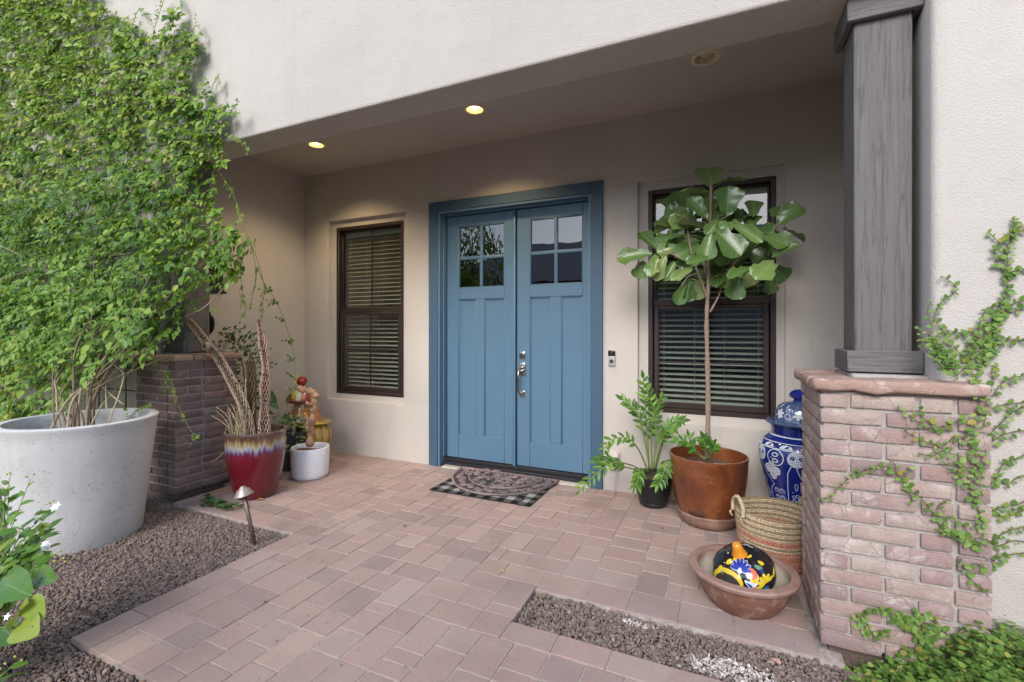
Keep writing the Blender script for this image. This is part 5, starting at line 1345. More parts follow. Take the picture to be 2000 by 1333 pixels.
FL = [  # base px, tip px, width px, depth at base and tip, from an enlargement (scale 2.665, origin 1120,300)
    (715, 172, 698, 62, 132, 0, .05), (748, 162, 888, 120, 40, 0, -.10), (798, 328, 815, 166, 132, -.12, -.16), (578, 292, 545, 186, 95, .05, .08), (705, 238, 572, 172, 45, 0, -.14), (592, 292, 470, 322, 105, .02, .0), (695, 342, 602, 226, 92, -.10, -.16),
    (678, 386, 530, 340, 44, -.1, -.26), (572, 350, 405, 405, 52, .05, .12), (442, 502, 347, 400, 72, 0, .04), (412, 522, 226, 540, 92, -.05, -.12), (432, 526, 400, 630, 72, -.05, -.16), (366, 560, 332, 650, 38, 0, -.02), (482, 530, 428, 660, 62, -.08, -.12),
    (532, 560, 470, 660, 54, -.05, -.1), (622, 600, 515, 650, 52, -.05, -.18), (602, 650, 540, 786, 70, -.1, -.12), (602, 655, 606, 772, 34, -.1, -.1), (642, 660, 652, 762, 34, 0, 0), (702, 542, 598, 562, 62, -.2, -.32), (718, 415, 684, 552, 92, -.15, -.2), (742, 402, 876, 515, 132, -.18, -.26),
    (770, 350, 800, 416, 62, -.15, -.2), (800, 356, 978, 440, 62, -.1, -.26), (938, 330, 940, 238, 82, .05, .08), (918, 384, 930, 318, 95, .08, .1), (1042, 332, 1050, 275, 34, 0, 0), (1064, 372, 1184, 262, 105, -.05, -.05), (1086, 390, 1208, 442, 42, -.02, .05),
    (986, 430, 1117, 462, 100, -.1, -.2), (1028, 542, 1164, 462, 62, -.15, -.2), (1042, 562, 958, 642, 110, -.15, -.28), (922, 596, 818, 632, 62, -.1, -.3), (872, 640, 830, 757, 92, -.12, -.15), (1034, 590, 1117, 655, 90, -.02, .0), (1020, 640, 1030, 732, 34, 0, 0), (898, 622, 932, 692, 92, 0, .04),
    (732, 432, 802, 572, 102, -.1, -.12), (600, 392, 480, 430, 82, .08, .12), (530, 470, 602, 502, 82, .08, .1), (510, 420, 516, 502, 42, 0, 0), (880, 480, 962, 502, 100, .05, .1), (762, 560, 740, 642, 92, .1, .12), (560, 580, 642, 562, 62, .1, .1), (520, 382, 602, 332, 72, .12, .15),
    (690, 442, 612, 432, 74, .12, .16), (850, 332, 902, 302, 54, .15, .18), (792, 620, 786, 702, 54, 0, 0), (650, 240, 690, 180, 60, .12, .15), (720, 300, 750, 240, 60, .1, .15), (620, 480, 560, 540, 90, .08, .05), (820, 540, 900, 560, 90, .08, .08), (960, 470, 1020, 520, 80, .1, .05),
    (680, 600, 640, 650, 80, .12, .12), (840, 600, 880, 660, 80, .12, .1), (640, 520, 560, 600, 80, .02, -.05), (760, 340, 700, 420, 70, -.05, -.12), (860, 420, 930, 480, 90, .02, 0), (1040, 400, 1080, 480, 60, .05, .05), (470, 470, 430, 430, 50, .05, .05), (590, 200, 640, 190, 50, .1, .12), (500, 600, 560, 640, 60, .1, .08)]
fig_me = np_mesh('leaf', *TPL['fiddle'], M['fig_leaf'], True)
for nm_, k_ in (('leaf_x', 0), ('leaf_y', 1)):
    a_ = fig_me.attributes.new(nm_, 'FLOAT', 'POINT'); a_.data.foreach_set('value', np.ascontiguousarray(TPL['fiddle'][0][:, k_], np.float32))
rf = random.Random(8)
for k in range(26):
    a, r = rf.uniform(0, 6.28), rf.uniform(40, 190); cx, cy = 720 + r * math.cos(a) * 1.25, 440 + r * math.sin(a) * .85; l = rf.uniform(90, 135)
    FL.append((cx, cy, cx + l * math.cos(a + rf.uniform(-.5, .5)), cy + l * (math.sin(a) * .7 - rf.uniform(-.2, .5)), rf.uniform(60, 100), rf.uniform(-.06, .14), rf.uniform(-.12, .18)))
pet = []
for (bx, by, tx, ty, w, d0, d1) in FL:
    b = at(1120 + bx / 2.665, 300 + by / 2.665, FY + d0); tp = at(1120 + tx / 2.665, 300 + ty / 2.665, FY + d1)
    L = (tp - b).length; D = (tp - b).normalized(); px1 = project(b); Wd = w / 2.665 / F_PX * px1[2] * 1.14
    vdir = (b - Vector((0, 0, CAM_H))).normalized(); N = -vdir * (1.0 if w > 46 else .35) + Vector((0, 0, .55 if w > 46 else 1.0)) + Vector((rf.uniform(-.35, .35), 0, rf.uniform(-.2, .25)))
    if w <= 46: Wd *= 2.0
    B = D.cross(N).normalized(); N = B.cross(D).normalized()
    m4 = Matrix(((B.x * Wd, D.x * L, N.x * L, b.x), (B.y * Wd, D.y * L, N.y * L, b.y), (B.z * Wd, D.z * L, N.z * L, b.z), (0, 0, 0, 1)))
    inst('leaf', fig_me, fig, m4)
    # petiole to the nearest point of trunk
    q = min(trk, key=lambda p: (p - b).length + abs(p.z - b.z + .05)); 
    if (q - b).length < .2: pet.append(([q, q.lerp(b, .5) + Vector((0, 0, .01)), b], .0035))
tube_obj('petiole', pet, M['green_stem'], fig, 4)['kind'] = 'stuff'

def pinnate(paths, nl, l, w, mat, parent, tint0=.3, tip_w=.8, parts=260, rnd=rf, stem_mat='green_stem', stem_r=.006):
    P, D, N, L, W, T = [], [], [], [], [], []
    for path in paths:
        tube_obj('stem', [(path, lambda q: stem_r * (1.15 - .8 * q))], M[stem_mat], parent, 6)
        n = len(path); a0 = rnd.uniform(-.2, .2)
        for i in range(nl):
            q = .34 + .66 * i / (nl - 1); k = q * (n - 1); j = min(int(k), n - 2); p = path[j].lerp(path[j + 1], k - j); d = (path[j + 1] - path[j]).normalized()
            vd = (p - Vector((0, 0, CAM_H))).normalized(); nn = (-vd + Vector((0, 0, .7))).normalized(); b = d.cross(nn).normalized()
            s = 1 if i % 2 else -1; s = 0 if i == nl - 1 else s
            D.append(d * .75 + b * s * .85 + Vector((rnd.uniform(-.12, .12), rnd.uniform(-.15, .15), rnd.uniform(-.15, .15)))); P.append(p); N.append(nn + b * s * .25 + Vector((rnd.uniform(-.3, .3), rnd.uniform(-.3, .3), rnd.uniform(-.2, .2))))
            ll = l * rnd.uniform(.85, 1.15) * (1 - .25 * abs(q - .6)); L.append(ll); W.append(ll * w * rnd.uniform(.9, 1.1)); T.append(min(.99, tint0 + rnd.uniform(-.2, .2) + .25 * q))
    leaves('leaflet', 'ovate', P, D, N, L, W, mat, parent, T, parts, None, 'leaflet')
BP = (-.513, 3.767)
t = empty('black_pot', (*BP, 0), 'small black plastic pot under the glossy green zz plant', 'plant pot')
lathe_obj('pot_body', [(0, .001), (.095, .001), (.103, .008), (.108, .03), (.105, .034), (.132, .12), (.146, .215), (.150, .222), (.150, .238), (.144, .24), (.138, .22)], mat_simple('black_plastic', (.018, .018, .02), .38, 0, .15, 60), t, BP, 48)
lathe_obj('pot_soil', [(0, .205), (.138, .2)], M['potsoil'], t, BP, 24, .012)
t = empty('zz_plant', (*BP, .2), 'zz plant with arching stems of glossy leaflets beside the door', 'house plant')
B0 = (1272, 918)
ZZ = [[(1268, 920, 3.76), (1264, 850, 3.72), (1260, 790, 3.70), (1256, 740, 3.68)], [(1275, 920, 3.76), (1282, 850, 3.72), (1276, 800, 3.68), (1262, 760, 3.62)], [(1270, 920, 3.74), (1255, 840, 3.66), (1240, 800, 3.60), (1216, 782, 3.55)],
      [(1280, 920, 3.76), (1296, 860, 3.70), (1312, 828, 3.64), (1334, 822, 3.58)], [(1266, 922, 3.74), (1248, 880, 3.64), (1225, 856, 3.55), (1190, 862, 3.48), (1178, 890, 3.45)], [(1262, 924, 3.72), (1230, 908, 3.55), (1195, 905, 3.42), (1160, 930, 3.34), (1132, 958, 3.28)],
      [(1264, 924, 3.74), (1220, 912, 3.60), (1190, 902, 3.52), (1165, 903, 3.46)], [(1283, 922, 3.72), (1300, 900, 3.55), (1296, 925, 3.46), (1286, 948, 3.42)], [(1274, 920, 3.78), (1272, 860, 3.76), (1280, 812, 3.74), (1290, 778, 3.72)], [(1268, 922, 3.72), (1250, 915, 3.55), (1248, 930, 3.46), (1242, 952, 3.42)],
      [(1277, 918, 3.72), (1290, 870, 3.66), (1300, 845, 3.6), (1318, 838, 3.55)]]
pinnate([px_path(z, 7) for z in ZZ], 17, .072, .42, M['zz_leaf'], t, .15)
t = empty('green_sprig', (RU[0] - .05, RU[1] - .05, .4), 'low bright green leafy sprig growing in the rust pot', 'sprig')
pinnate([px_path(z, 6) for z in ([(1380, 898, 3.52), (1360, 880, 3.47), (1340, 862, 3.44), (1322, 862, 3.42)], [(1382, 898, 3.5), (1378, 872, 3.46), (1374, 856, 3.44)], [(1384, 898, 3.5), (1392, 880, 3.45), (1396, 868, 3.42)], [(1378, 898, 3.5), (1352, 878, 3.5), (1345, 852, 3.5)])], 9, .062, .55, M['zz_leaf'], t, .6, stem_r=.003)

# ------------------------------------------------------------------ blue and white lidded jar
JC = (.435, 3.56)
t = empty('talavera_jar', (*JC, 0), 'tall cobalt blue and white painted lidded jar behind the brick pillar', 'jar')
JP = [(0, .001), (.14, .001), (.15, .01), (.148, .06), (.158, .16), (.182, .30), (.212, .42), (.233, .51), (.238, .56), (.230, .60), (.205, .640), (.170, .668), (.158, .676)]
def glaze(name, c0, c1, rough=.12):
    t_ = NT(name); n = t_.noise(t_.coords(), 12, 4); return t_.set(t_.mix(n, c0, c1), rough, t_.bump(n, .06, .01), Coat_Weight=.5)
M['cobalt'] = glaze('cobalt_glaze', (.006, .016, .14), (.010, .03, .23)); M['white_glaze'] = glaze('white_glaze', (.60, .64, .70), (.74, .76, .78)); M['mid_blue'] = glaze('mid_blue_glaze', (.02, .07, .30), (.04, .13, .42))
jb = lathe_obj('jar_body', JP, M['cobalt'], t, JC, 72, 0, 60)
lathe_obj('jar_neck', [(.158, .6765), (.163, .69), (.165, .72), (.172, .738)], M['cobalt'], t, JC, 56)
lid = lathe_obj('jar_lid', [(.172, .7385), (.192, .745), (.197, .753), (.19, .760), (.142, .766), (.138, .78), (.134, .82), (.118, .855), (.085, .878), (.04, .888)], glaze('grey_blue_glaze', (.045, .075, .17), (.085, .125, .24)), t, JC, 56, 0, 35)
lathe_obj('lid_knob', [(.038, .888), (.030, .895), (.030, .903), (.052, .915), (.056, .935), (.045, .952), (.02, .966), (0, .968)], M['cobalt'], t, JC, 32)
def surf(prof, c, lift=.0022):
    def S(th, z):
        for i in range(len(prof) - 1):
            (r0, z0), (r1, z1) = prof[i], prof[i + 1]
            if z0 <= z <= z1 and z1 > z0:
                k = (z - z0) / (z1 - z0); r = r0 + (r1 - r0) * k + lift
                return (c[0] + r * math.cos(th), c[1] + r * math.sin(th), z)
        r = prof[-1][0] + lift; return (c[0] + r * math.cos(th), c[1] + r * math.sin(th), z)
    return S
def ribbon(S, pts, w, v, f, closed=False):
    """a painted stroke: 2-D polyline (arc length along the girdle in metres, height) laid on the surface"""
    pts = [Vector(p) for p in pts]
    if closed: pts = pts + [pts[0]]
    b = len(v); n = len(pts)
    for i in range(n):
        a, c_ = pts[max(0, i - 1)], pts[min(n - 1, i + 1)]
        if closed and i in (0, n - 1): a, c_ = pts[-2], pts[1]
        d = (c_ - a); d = d.normalized() if d.length else Vector((1, 0)); q = Vector((-d.y, d.x)) * w / 2
        for s in (1, -1): p = pts[i] + q * s; v.append(S(p.x, p.y))
    for i in range(n - 1): f.append((b + 2 * i, b + 2 * i + 1, b + 2 * i + 3, b + 2 * i + 2))
def blob(S, c, pts, v, f, rings=2):
    """a filled painted shape (rings of quads round its centre)"""
    b = len(v); v.append(S(c[0], c[1])); n = len(pts)
    for k in range(1, rings + 1):
        q = k / rings
        for p in pts: v.append(S(c[0] + (p[0] - c[0]) * q, c[1] + (p[1] - c[1]) * q))
    for i in range(n):
        j = (i + 1) % n
        for k in range(rings - 1):
            r0, r1 = b + 1 + k * n, b + 1 + (k + 1) * n
            f.append((r0 + i, r1 + i, r1 + j, r0 + j))
        if i % 2 == 0: f.append((b, b + 1 + i, b + 1 + j, b + 1 + (i + 2) % n))
def circ(c, r, n=16, ry=None, a0=0): return [(c[0] + r * math.cos(a0 + 6.2832 * i / n), c[1] + (ry or r) * math.sin(a0 + 6.2832 * i / n)) for i in range(n)]
def petal(c, a, l, w, n=10):
    o = []
    for i in range(n):
        q = 6.2832 * i / n; x = l / 2 - l / 2 * math.cos(q); y = w / 2 * math.sin(q) * (.7 + .5 * x / l)
        o.append((c[0] + x * math.cos(a) - y * math.sin(a), c[1] + x * math.sin(a) + y * math.cos(a)))
    return o
RB = .225
S0 = surf(JP, JC, .0016); S = lambda x, z: S0(x / RB, z)
S1_ = surf(JP, JC, .0028); S1 = lambda x, z: S1_(x / RB, z)
S2_ = surf(JP, JC, .0038); S2 = lambda x, z: S2_(x / RB, z)
ring_len = 2 * math.pi * RB; NREP = 6; pw = ring_len / NREP
vw, fw, vb, fb, v2, f2 = [], [], [], [], [], []
for z, w in ((.672, .006), (.640, .004), (.604, .005)): ribbon(S, [(ring_len * i / 72, z) for i in range(73)], w, vw, fw)
th0 = RB * (math.atan2(-JC[1], -JC[0]) - .06)
for k in range(NREP):
    x = th0 + k * pw
    for q in (-.25, .25):                                             # shoulder half moons
        c = (x + q * pw, .612); blob(S, (c[0], .620), [(c[0] - .040, .610), (c[0] - .03, .626), (c[0], .634), (c[0] + .03, .626), (c[0] + .040, .610), (c[0], .608)], vw, fw)
        blob(S1, (c[0] + .012, .618), petal((c[0] - .008, .612), .5, .03, .012), vb, fb)
    c = (x, .555)                                                     # speckled disc
    blob(S, c, circ(c, .048, 20), vw, fw)
    for i in range(46):
        a = i * 2.4; r = .045 * math.sqrt((i + .5) / 46); blob(S1, (c[0] + r * math.cos(a), c[1] + r * math.sin(a)), circ((c[0] + r * math.cos(a), c[1] + r * math.sin(a)), .0030, 6), vb, fb)
    for dx in (-.02, .024): blob(S1, (c[0] + dx, c[1] + .010), circ((c[0] + dx, c[1] + .010), .012, 12), vb, fb); blob(S2, (c[0] + dx, c[1] + .011), circ((c[0] + dx, c[1] + .011), .0035, 8), v2, f2)  # small white dots painted on the blue spots
    c2 = (x + .5 * pw, .55); ribbon(S, circ(c2, .050, 24), .005, vw, fw, True)
    for dz in (-.020, .018): ribbon(S, circ((c2[0], c2[1] + dz), .017, 14, .011), .006, vw, fw, True)
    # butterfly of lace lobes
    for dx, dz, r in ((.062, .470, .030), (.118, .462, .028), (.09, .428, .026), (.09, .494, .024)):
        cc = (x + dx, dz); blob(S, cc, circ(cc, r, 14), vw, fw)
        for i in range(14):
            a = i * 2.4; rr = r * .85 * math.sqrt((i + .5) / 14); q = (cc[0] + rr * math.cos(a), cc[1] + rr * math.sin(a)); blob(S1, q, circ(q, .0032, 6), vb, fb)
    # tongue panel with a flower, scrolled panels beside it
    left = [(x - .045 - .012 * math.sin(i / 12 * 3.14), .50 - i / 12 * .46) for i in range(13)]
    ribbon(S, [(x - .018, .515), (x - .03, .505)] + left[1:], .0045, vw, fw)
    ribbon(S, [(x + .0, .505), (x + .02, .45), (x + .055, .40), (x + .085, .37), (x + .055, .345)] + [(x + .045 - i * .002, .33 - i * .05) for i in range(6)], .0045, vw, fw)
    cc = (x - .002, .30)
    for i in range(5): ribbon(S, circ((cc[0] + .020 * math.cos(1.257 * i), cc[1] + .022 * math.sin(1.257 * i)), .010, 10), .0035, vw, fw, True)
    for dz in (.075, -.075): ribbon(S, petal((cc[0], cc[1] + dz - .018), 1.57, .045, .018), .0035, vw, fw, True)
    for i in range(7):
        for j in range(2):
            px_ = x + pw * .5 + (j - .5) * .042; pz = .06 + i * .045
            for r in (.020, .012): ribbon(S, [(px_ + r * math.cos(a / 6 * 3.14), pz + r * math.sin(a / 6 * 3.14)) for a in range(7)], .0030, vw, fw)
            ribbon(S, [(px_ - .02, pz - .012), (px_, pz - .004), (px_ + .02, pz - .012)], .0026, vw, fw)
    for i in range(8): q = (x + rf.uniform(-.1, .1), rf.uniform(.08, .6)); blob(S, q, circ(q, .0035, 8), vw, fw)
link('white_painting', np_mesh('white_painting', vw, fw, M['white_glaze'], True), jb)
link('blue_dots', np_mesh('blue_dots', vb, fb, M['cobalt'], True), jb)['kind'] = 'stuff'; link('white_dots', np_mesh('white_dots', v2, f2, M['white_glaze'], True), jb)['kind'] = 'stuff'
LP = [(.142, .766), (.138, .78), (.134, .82), (.118, .855), (.085, .878), (.04, .888)]
SL_ = surf(LP, JC, .0016); SLf = lambda x, z: SL_(x / .13, z); vw, fw, vb, fb = [], [], [], []
SM_ = surf(LP, JC, .0028); SMf = lambda x, z: SM_(x / .13, z)
for k in range(7):
    x = .13 * (math.atan2(-JC[1], -JC[0])) + k * .13 * 6.2832 / 7
    ribbon(SLf, [(x - .05, .772), (x - .03, .80), (x - .04, .84), (x - .01, .862)], .004, vw, fw)
    c = (x, .812)
    for i in range(6): pt_ = petal(c, 1.047 * i + .3, .032, .016); blob(SLf, pt_[5] if False else (c[0] + .016 * math.cos(1.047 * i + .3), c[1] + .016 * math.sin(1.047 * i + .3)), pt_, vw, fw)
    ribbon(SLf, circ((x + .055, .80), .017, 12), .004, vw, fw, True); ribbon(SLf, circ((x + .055, .838), .012, 12), .003, vw, fw, True)
    for i in range(5): q = (c[0] + rf.uniform(-.05, .05), rf.uniform(.775, .86)); blob(SLf, q, petal(q, rf.uniform(0, 6), .02, .009), vw, fw)
link('lid_painting', np_mesh('lid_painting', vw, fw, M['white_glaze'], True), lid)

# ------------------------------------------------------------------ coiled basket
BK = (.25, 3.13)
t = empty('coiled_basket', (*BK, 0), 'coiled seagrass basket with orange lower bands and a loop handle, beside the pillar', 'basket')
M['natural'] = mat_simple('seagrass', (.52, .41, .26), .8, 0, .8, 90, .45); M['natural2'] = mat_simple('seagrass_dark', (.27, .20, .12), .85, 0, .8, 90, .4); M['orange_grass'] = mat_simple('orange_seagrass', (.46, .185, .11), .8, 0, .8, 90, .35); M['pink_grass'] = mat_simple('pink_seagrass', (.47, .27, .19), .8, 0, .8, 90, .3)
def coil(name, r, z, rad, mat, s):
    v, f = [], []; n = 72; k = 6
    for i in range(n):
        a = 2 * math.pi * i / n; rr = rad * (1 + .10 * math.sin(i * 2.9 + s)); r_ = r * (1 + .006 * mnoise.noise(Vector((math.cos(a) * 2, math.sin(a) * 2, z * 9))))
        for j in range(k):
            b = 2 * math.pi * j / k; v.append((BK[0] + (r_ + rr * math.cos(b)) * math.cos(a), BK[1] + (r_ + rr * math.cos(b)) * math.sin(a), z + rr * math.sin(b) + .004 * math.sin(2 * a + .8)))
    for i in range(n):
        for j in range(k):
            f.append((i * k + j, ((i + 1) % n) * k + j, ((i + 1) % n) * k + (j + 1) % k, i * k + (j + 1) % k))
    return link(name, np_mesh(name, v, f, mat, True), t)
NC = 29
for i in range(NC):
    q = i / (NC - 1); z = .008 + q * .30; r = .168 + .036 * q - .012 * max(0, q - .8) * 3
    m_ = 'natural' if q > .64 else ('pink_grass' if q > .60 else ('orange_grass' if q > .50 else ('natural' if q > .40 else 'orange_grass')))
    if m_ == 'natural' and i % 3 == 1: m_ = 'natural2'
    if m_ == 'orange_grass' and i % 4 == 2: m_ = 'pink_grass'
    coil('coil', r, z, .0062, M[m_], i)
lathe_obj('basket_floor', [(0, .004), (.165, .006), (.17, .02)], M['natural2'], t, BK, 40)
def handle(ang):
    d = Vector((math.cos(ang), math.sin(ang), 0)); s = Vector((-d.y, d.x, 0)); c = Vector((*BK, .29)) + d * .205
    pts = [c - s * .062 + Vector((0, 0, -.01)), c - s * .055 + Vector((0, 0, .05)) , c + Vector((0, 0, .088)), c + s * .055 + Vector((0, 0, .05)), c + s * .062 + Vector((0, 0, -.01))]
    v, f = tube(catmull(pts, 10), lambda q: .011 + .0022 * math.sin(q * 150), 8); h = link('handle', np_mesh('handle', v, f, M['natural'], True), t)
    for e in (pts[0], pts[-1]):
        v, f = [], []
        for k in range(4): tube(catmull([e + d * .012, e + d * (.016) + s * (k - 1.5) * .006 + Vector((0, 0, -.015)), e + d * .010 + s * (k - 1.5) * .013 + Vector((0, 0, -.03))], 4), .003, 4, v, f)
        link('lashing', np_mesh('lashing', v, f, M['natural'], True), h)
ca = math.atan2(-BK[1], -BK[0])
handle(ca - 1.05); handle(ca - 1.05 + math.pi)

# ------------------------------------------------------------------ terracotta bowl and the painted pumpkin in it
BW = (.075, 2.594)
def mat_bowl():
    t_ = NT('worn_terracotta_bowl'); v = t_.coords(); n = t_.noise(v, 6, 6, .65); s = t_.noise(t_.coords((4, 4, 26)), 2.5, 5, .7); f = t_.noise(v, 90, 3); g = t_.noise(v, 21, 4, .7)
    c = t_.ramp(n, [(.3, (.15, .062, .042)), (.55, (.22, .098, .066)), (.75, (.27, .14, .105))])
    c = t_.mix(t_.mapr(s, .5, .7, 0, .55), c, (.12, .055, .04)); c = t_.mix(t_.math('MULTIPLY', t_.mapr(g, .52, .66), t_.mapr(n, .4, .6)), c, (.40, .28, .23))
    return t_.set(c, .55, t_.bump(t_.math('ADD', f, s), .3, .004))
mb = mat_bowl(); M['bowl_rim'] = mat_simple('bowl_rim', (.285, .175, .145), .6, 0, .3, 20, .2)
t = empty('terracotta_bowl', (*BW, 0), 'wide low terracotta bowl holding a painted pumpkin at the edge of the gravel', 'bowl')
lathe_obj('bowl_body', [(0, .001), (.145, .001), (.155, .01), (.185, .05), (.212, .10), (.224, .14), (.225, .152)], mb, t, BW, 64)
lathe_obj('bowl_rim', [(.225, .1525), (.243, .155), (.249, .163), (.249, .173), (.243, .180), (.212, .183), (.206, .178), (.203, .165)], M['bowl_rim'], t, BW, 72)
def mat_inside():
    t_ = NT('limescaled_inside'); v = t_.coords(); n = t_.noise(v, 12, 6, .7); sx = t_.n('ShaderNodeSeparateXYZ'); t_.l(v, sx.inputs[0])
    k = t_.math('ADD', t_.math('MULTIPLY', n, .12), sx.outputs['Z'])
    return t_.set(t_.ramp(t_.mapr(k, .06, .28), [(0, (.42, .37, .28)), (.55, (.50, .46, .37)), (.72, (.36, .27, .22)), (.85, (.20, .10, .075)), (1, (.27, .16, .13))]), .8, t_.bump(n, .3, .005))
lathe_obj('bowl_inside', [(.203, .165), (.198, .13), (.175, .075), (.135, .035), (0, .025)], mat_inside(), t, BW, 56)
PK = Vector((BW[0] + .004, BW[1] - .012, .168)); PRX, PRZ = .146, .108
t = empty('painted_pumpkin', tuple(PK), 'black ceramic pumpkin painted with blue and yellow flowers, lying in the bowl', 'ceramic pumpkin')
M['black_glaze'] = glaze('black_glaze', (.010, .010, .012), (.018, .018, .02), .1)
AX = (Vector((-.25, -.32, .92))).normalized(); TILT = Vector((0, 0, 1)).rotation_difference(AX).to_matrix()
def pk_surf(lift):
    def S_(lon, lat):
        k = 1 - .07 * (abs(math.sin(lon * 4)) < .0) - .055 * (1 - abs(math.sin(lon * 4))) ** 2 * math.cos(lat) ** .5 if math.cos(lat) > 0 else 1
        dip = 1 - .10 * max(0, math.sin(lat)) ** 8
        p = Vector((math.cos(lat) * math.cos(lon) * (PRX * k + lift), math.cos(lat) * math.sin(lon) * (PRX * k + lift), math.sin(lat) * (PRZ + lift) * dip))
        return tuple(PK + TILT @ p)
    return S_
SP0, SP1, SP2, SP3 = pk_surf(0), pk_surf(.0012), pk_surf(.0024), pk_surf(.0036)
v, f = [], []; A_, B_ = 64, 28
for j in range(B_ + 1):
    for i in range(A_): v.append(SP0(2 * math.pi * i / A_, -1.45 + 2.99 * j / B_))
for j in range(B_):
    for i in range(A_): f.append((j * A_ + i, j * A_ + (i + 1) % A_, (j + 1) * A_ + (i + 1) % A_, (j + 1) * A_ + i))
pb = link('pumpkin_body', np_mesh('pumpkin_body', v, f, M['black_glaze'], True), t)
cm = math.atan2(-PK.y, -PK.x)                       # longitude that faces the path
inv = TILT.transposed()
def lonlat(dx, dz):
    """surface coordinates of the spot seen dx to the right of and dz above the middle of the visible side"""
    view = Vector((math.cos(cm), math.sin(cm), 0)); right = Vector((-math.sin(cm), math.cos(cm), 0)) * 1.0
    d = (view * math.sqrt(max(.02, 1 - dx * dx - dz * dz)) + right * dx + Vector((0, 0, dz))); l = inv @ Vector((d.x / PRX, d.y / PRX, d.z / PRZ)).normalized()
    return math.atan2(l.y, l.x), math.asin(max(-1, min(1, l.z)))
def paint(name, mat, shapes, S_):
    vv, ff = [], []
    for kind_, c, pts, w in shapes:
        Q = lambda x, z: S_(*lonlat(x, z))
        if kind_ == 'b': blob(Q, c, pts, vv, ff, 7 if len(pts) > 20 else 3)
        else: ribbon(Q, pts, w, vv, ff, kind_ == 'rc')
    o = link(name, np_mesh(name, vv, ff, mat, True), pb); o['kind'] = 'stuff'; return o
def pet_shape(c, a, l, w): p = petal(c, a, l, w); return ('b', (c[0] + l * .55 * math.cos(a), c[1] + l * .55 * math.sin(a)), p, 0)
GB = lambda n, c: glaze(n, tuple(x * .85 for x in c), c, .1)
mY, mBl, mW, mO, mC, mT, mG, mPk = GB('yellow_paint', (.70, .50, .03)), GB('royal_blue_paint', (.025, .04, .30)), GB('white_paint', (.62, .66, .72)), GB('orange_paint', (.72, .27, .02)), GB('coral_paint', (.68, .12, .05)), GB('turquoise_paint', (.02, .25, .45)), GB('green_paint', (.13, .24, .15)), GB('peach_paint', (.62, .30, .14))
fc = (-.16, .40)
fan = [(a, l) for a, l in ((2.95, .30), (2.45, .34), (1.95, .36), (1.45, .36), (.95, .36), (.45, .36), (.0, .36))]
paint('flower_outline', mW, [pet_shape(fc, a, l * 1.06, .155) for a, l in fan] + [('b', fc, circ(fc, .10, 14), 0), pet_shape((.0, .16), -.55, .36, .15)], SP1)
paint('blue_petal', mBl, [pet_shape((fc[0] + .05 * math.cos(a), fc[1] + .05 * math.sin(a)), a, l * .86, .11) for a, l in fan] + [pet_shape((.06, .11), -.55, .22, .06)], SP2)
oc = (-.46, -.06)
paint('yellow_ring', mY, [('b', oc, circ(oc, .45, 28, .40), 0)], SP1)
op = paint('dark_opening', mat_simple('pumpkin_hollow', (.03, .024, .02), .9), [('b', (oc[0], oc[1] - .02), circ((oc[0] - .01, oc[1] - .04), .37, 28, .31), 0)], SP2)
yc = (.62, .06)
paint('yellow_petal', mY, [pet_shape(yc, a, .27, .10) for a in (.6, 1.15, 1.7, 2.3, 2.9, 3.5)] + [pet_shape((-.62, .42), .9, .26, .14), pet_shape((-.45, .66), .3, .26, .11), pet_shape((-.42, .78), .15, .26, .08), pet_shape((.86, .15), 1.3, .22, .08), pet_shape((-.80, .10), 1.2, .24, .10), pet_shape((.02, .80), .2, .22, .08), pet_shape((.42, .68), -.6, .24, .09)], SP1)
paint('turquoise_dot', mT, [('b', (.66, -.14), circ((.66, -.14), .12, 16), 0)], SP2)
paint('white_band', mW, [('b', (.27, .12), circ((.27, .12), .13, 16, .11), 0)], SP1); paint('coral_dot', mC, [('b', (.26, .32), circ((.26, .32), .12, 16, .12), 0), pet_shape((.12, .50), -.5, .24, .09)], SP2)
paint('yellow_crescent', mY, [('b', (.29, .24), circ((.29, .24), .135, 16, .13), 0)], pk_surf(.0018))
sp_ = [(.28 + (.12 - .0055 * i) * math.cos(i * .42 - .5), -.12 + (.12 - .0055 * i) * math.sin(i * .42 - .5)) for i in range(20)]
paint('peach_disc', mPk, [('b', (.28, -.12), circ((.28, -.12), .15, 16, .17), 0)], SP1); paint('orange_spiral', mO, [('r', None, sp_, .035)], SP2)
paint('green_leaf', mG, [pet_shape((-.08, .62), 2.6, .20, .12), pet_shape((.30, .56), -.4, .28, .13), pet_shape((-.72, .14), .7, .14, .11), pet_shape((-.16, .74), 2.0, .16, .10)], SP1)
paint('blue_ring', mBl, [('rc', None, circ((.52, .40), .045, 12, .055), .03), ('rc', None, circ((.12, .42), .05, 10, .03), .02)], SP2)
# stem
sb = Vector(SP0(0, 1.53)); v, f = tube(catmull([sb - AX * .012, sb + AX * .02, sb + AX * .045 + Vector((-.002, 0, 0)), sb + AX * .064 + Vector((-.004, 0, 0))], 6), lambda q: .036 - .016 * q if q < .93 else .014, 12)
v, f = lathe([(0, .062), (.012, .062), (.020, .055), (.024, .03), (.034, .004), (.042, -.012), (.03, -.02)], 28)
R4 = Matrix.Translation(sb) @ TILT.to_4x4()
link('pumpkin_stem', np_mesh('pumpkin_stem', [tuple(R4 @ Vector(p)) for p in v], f, mO, True), t)

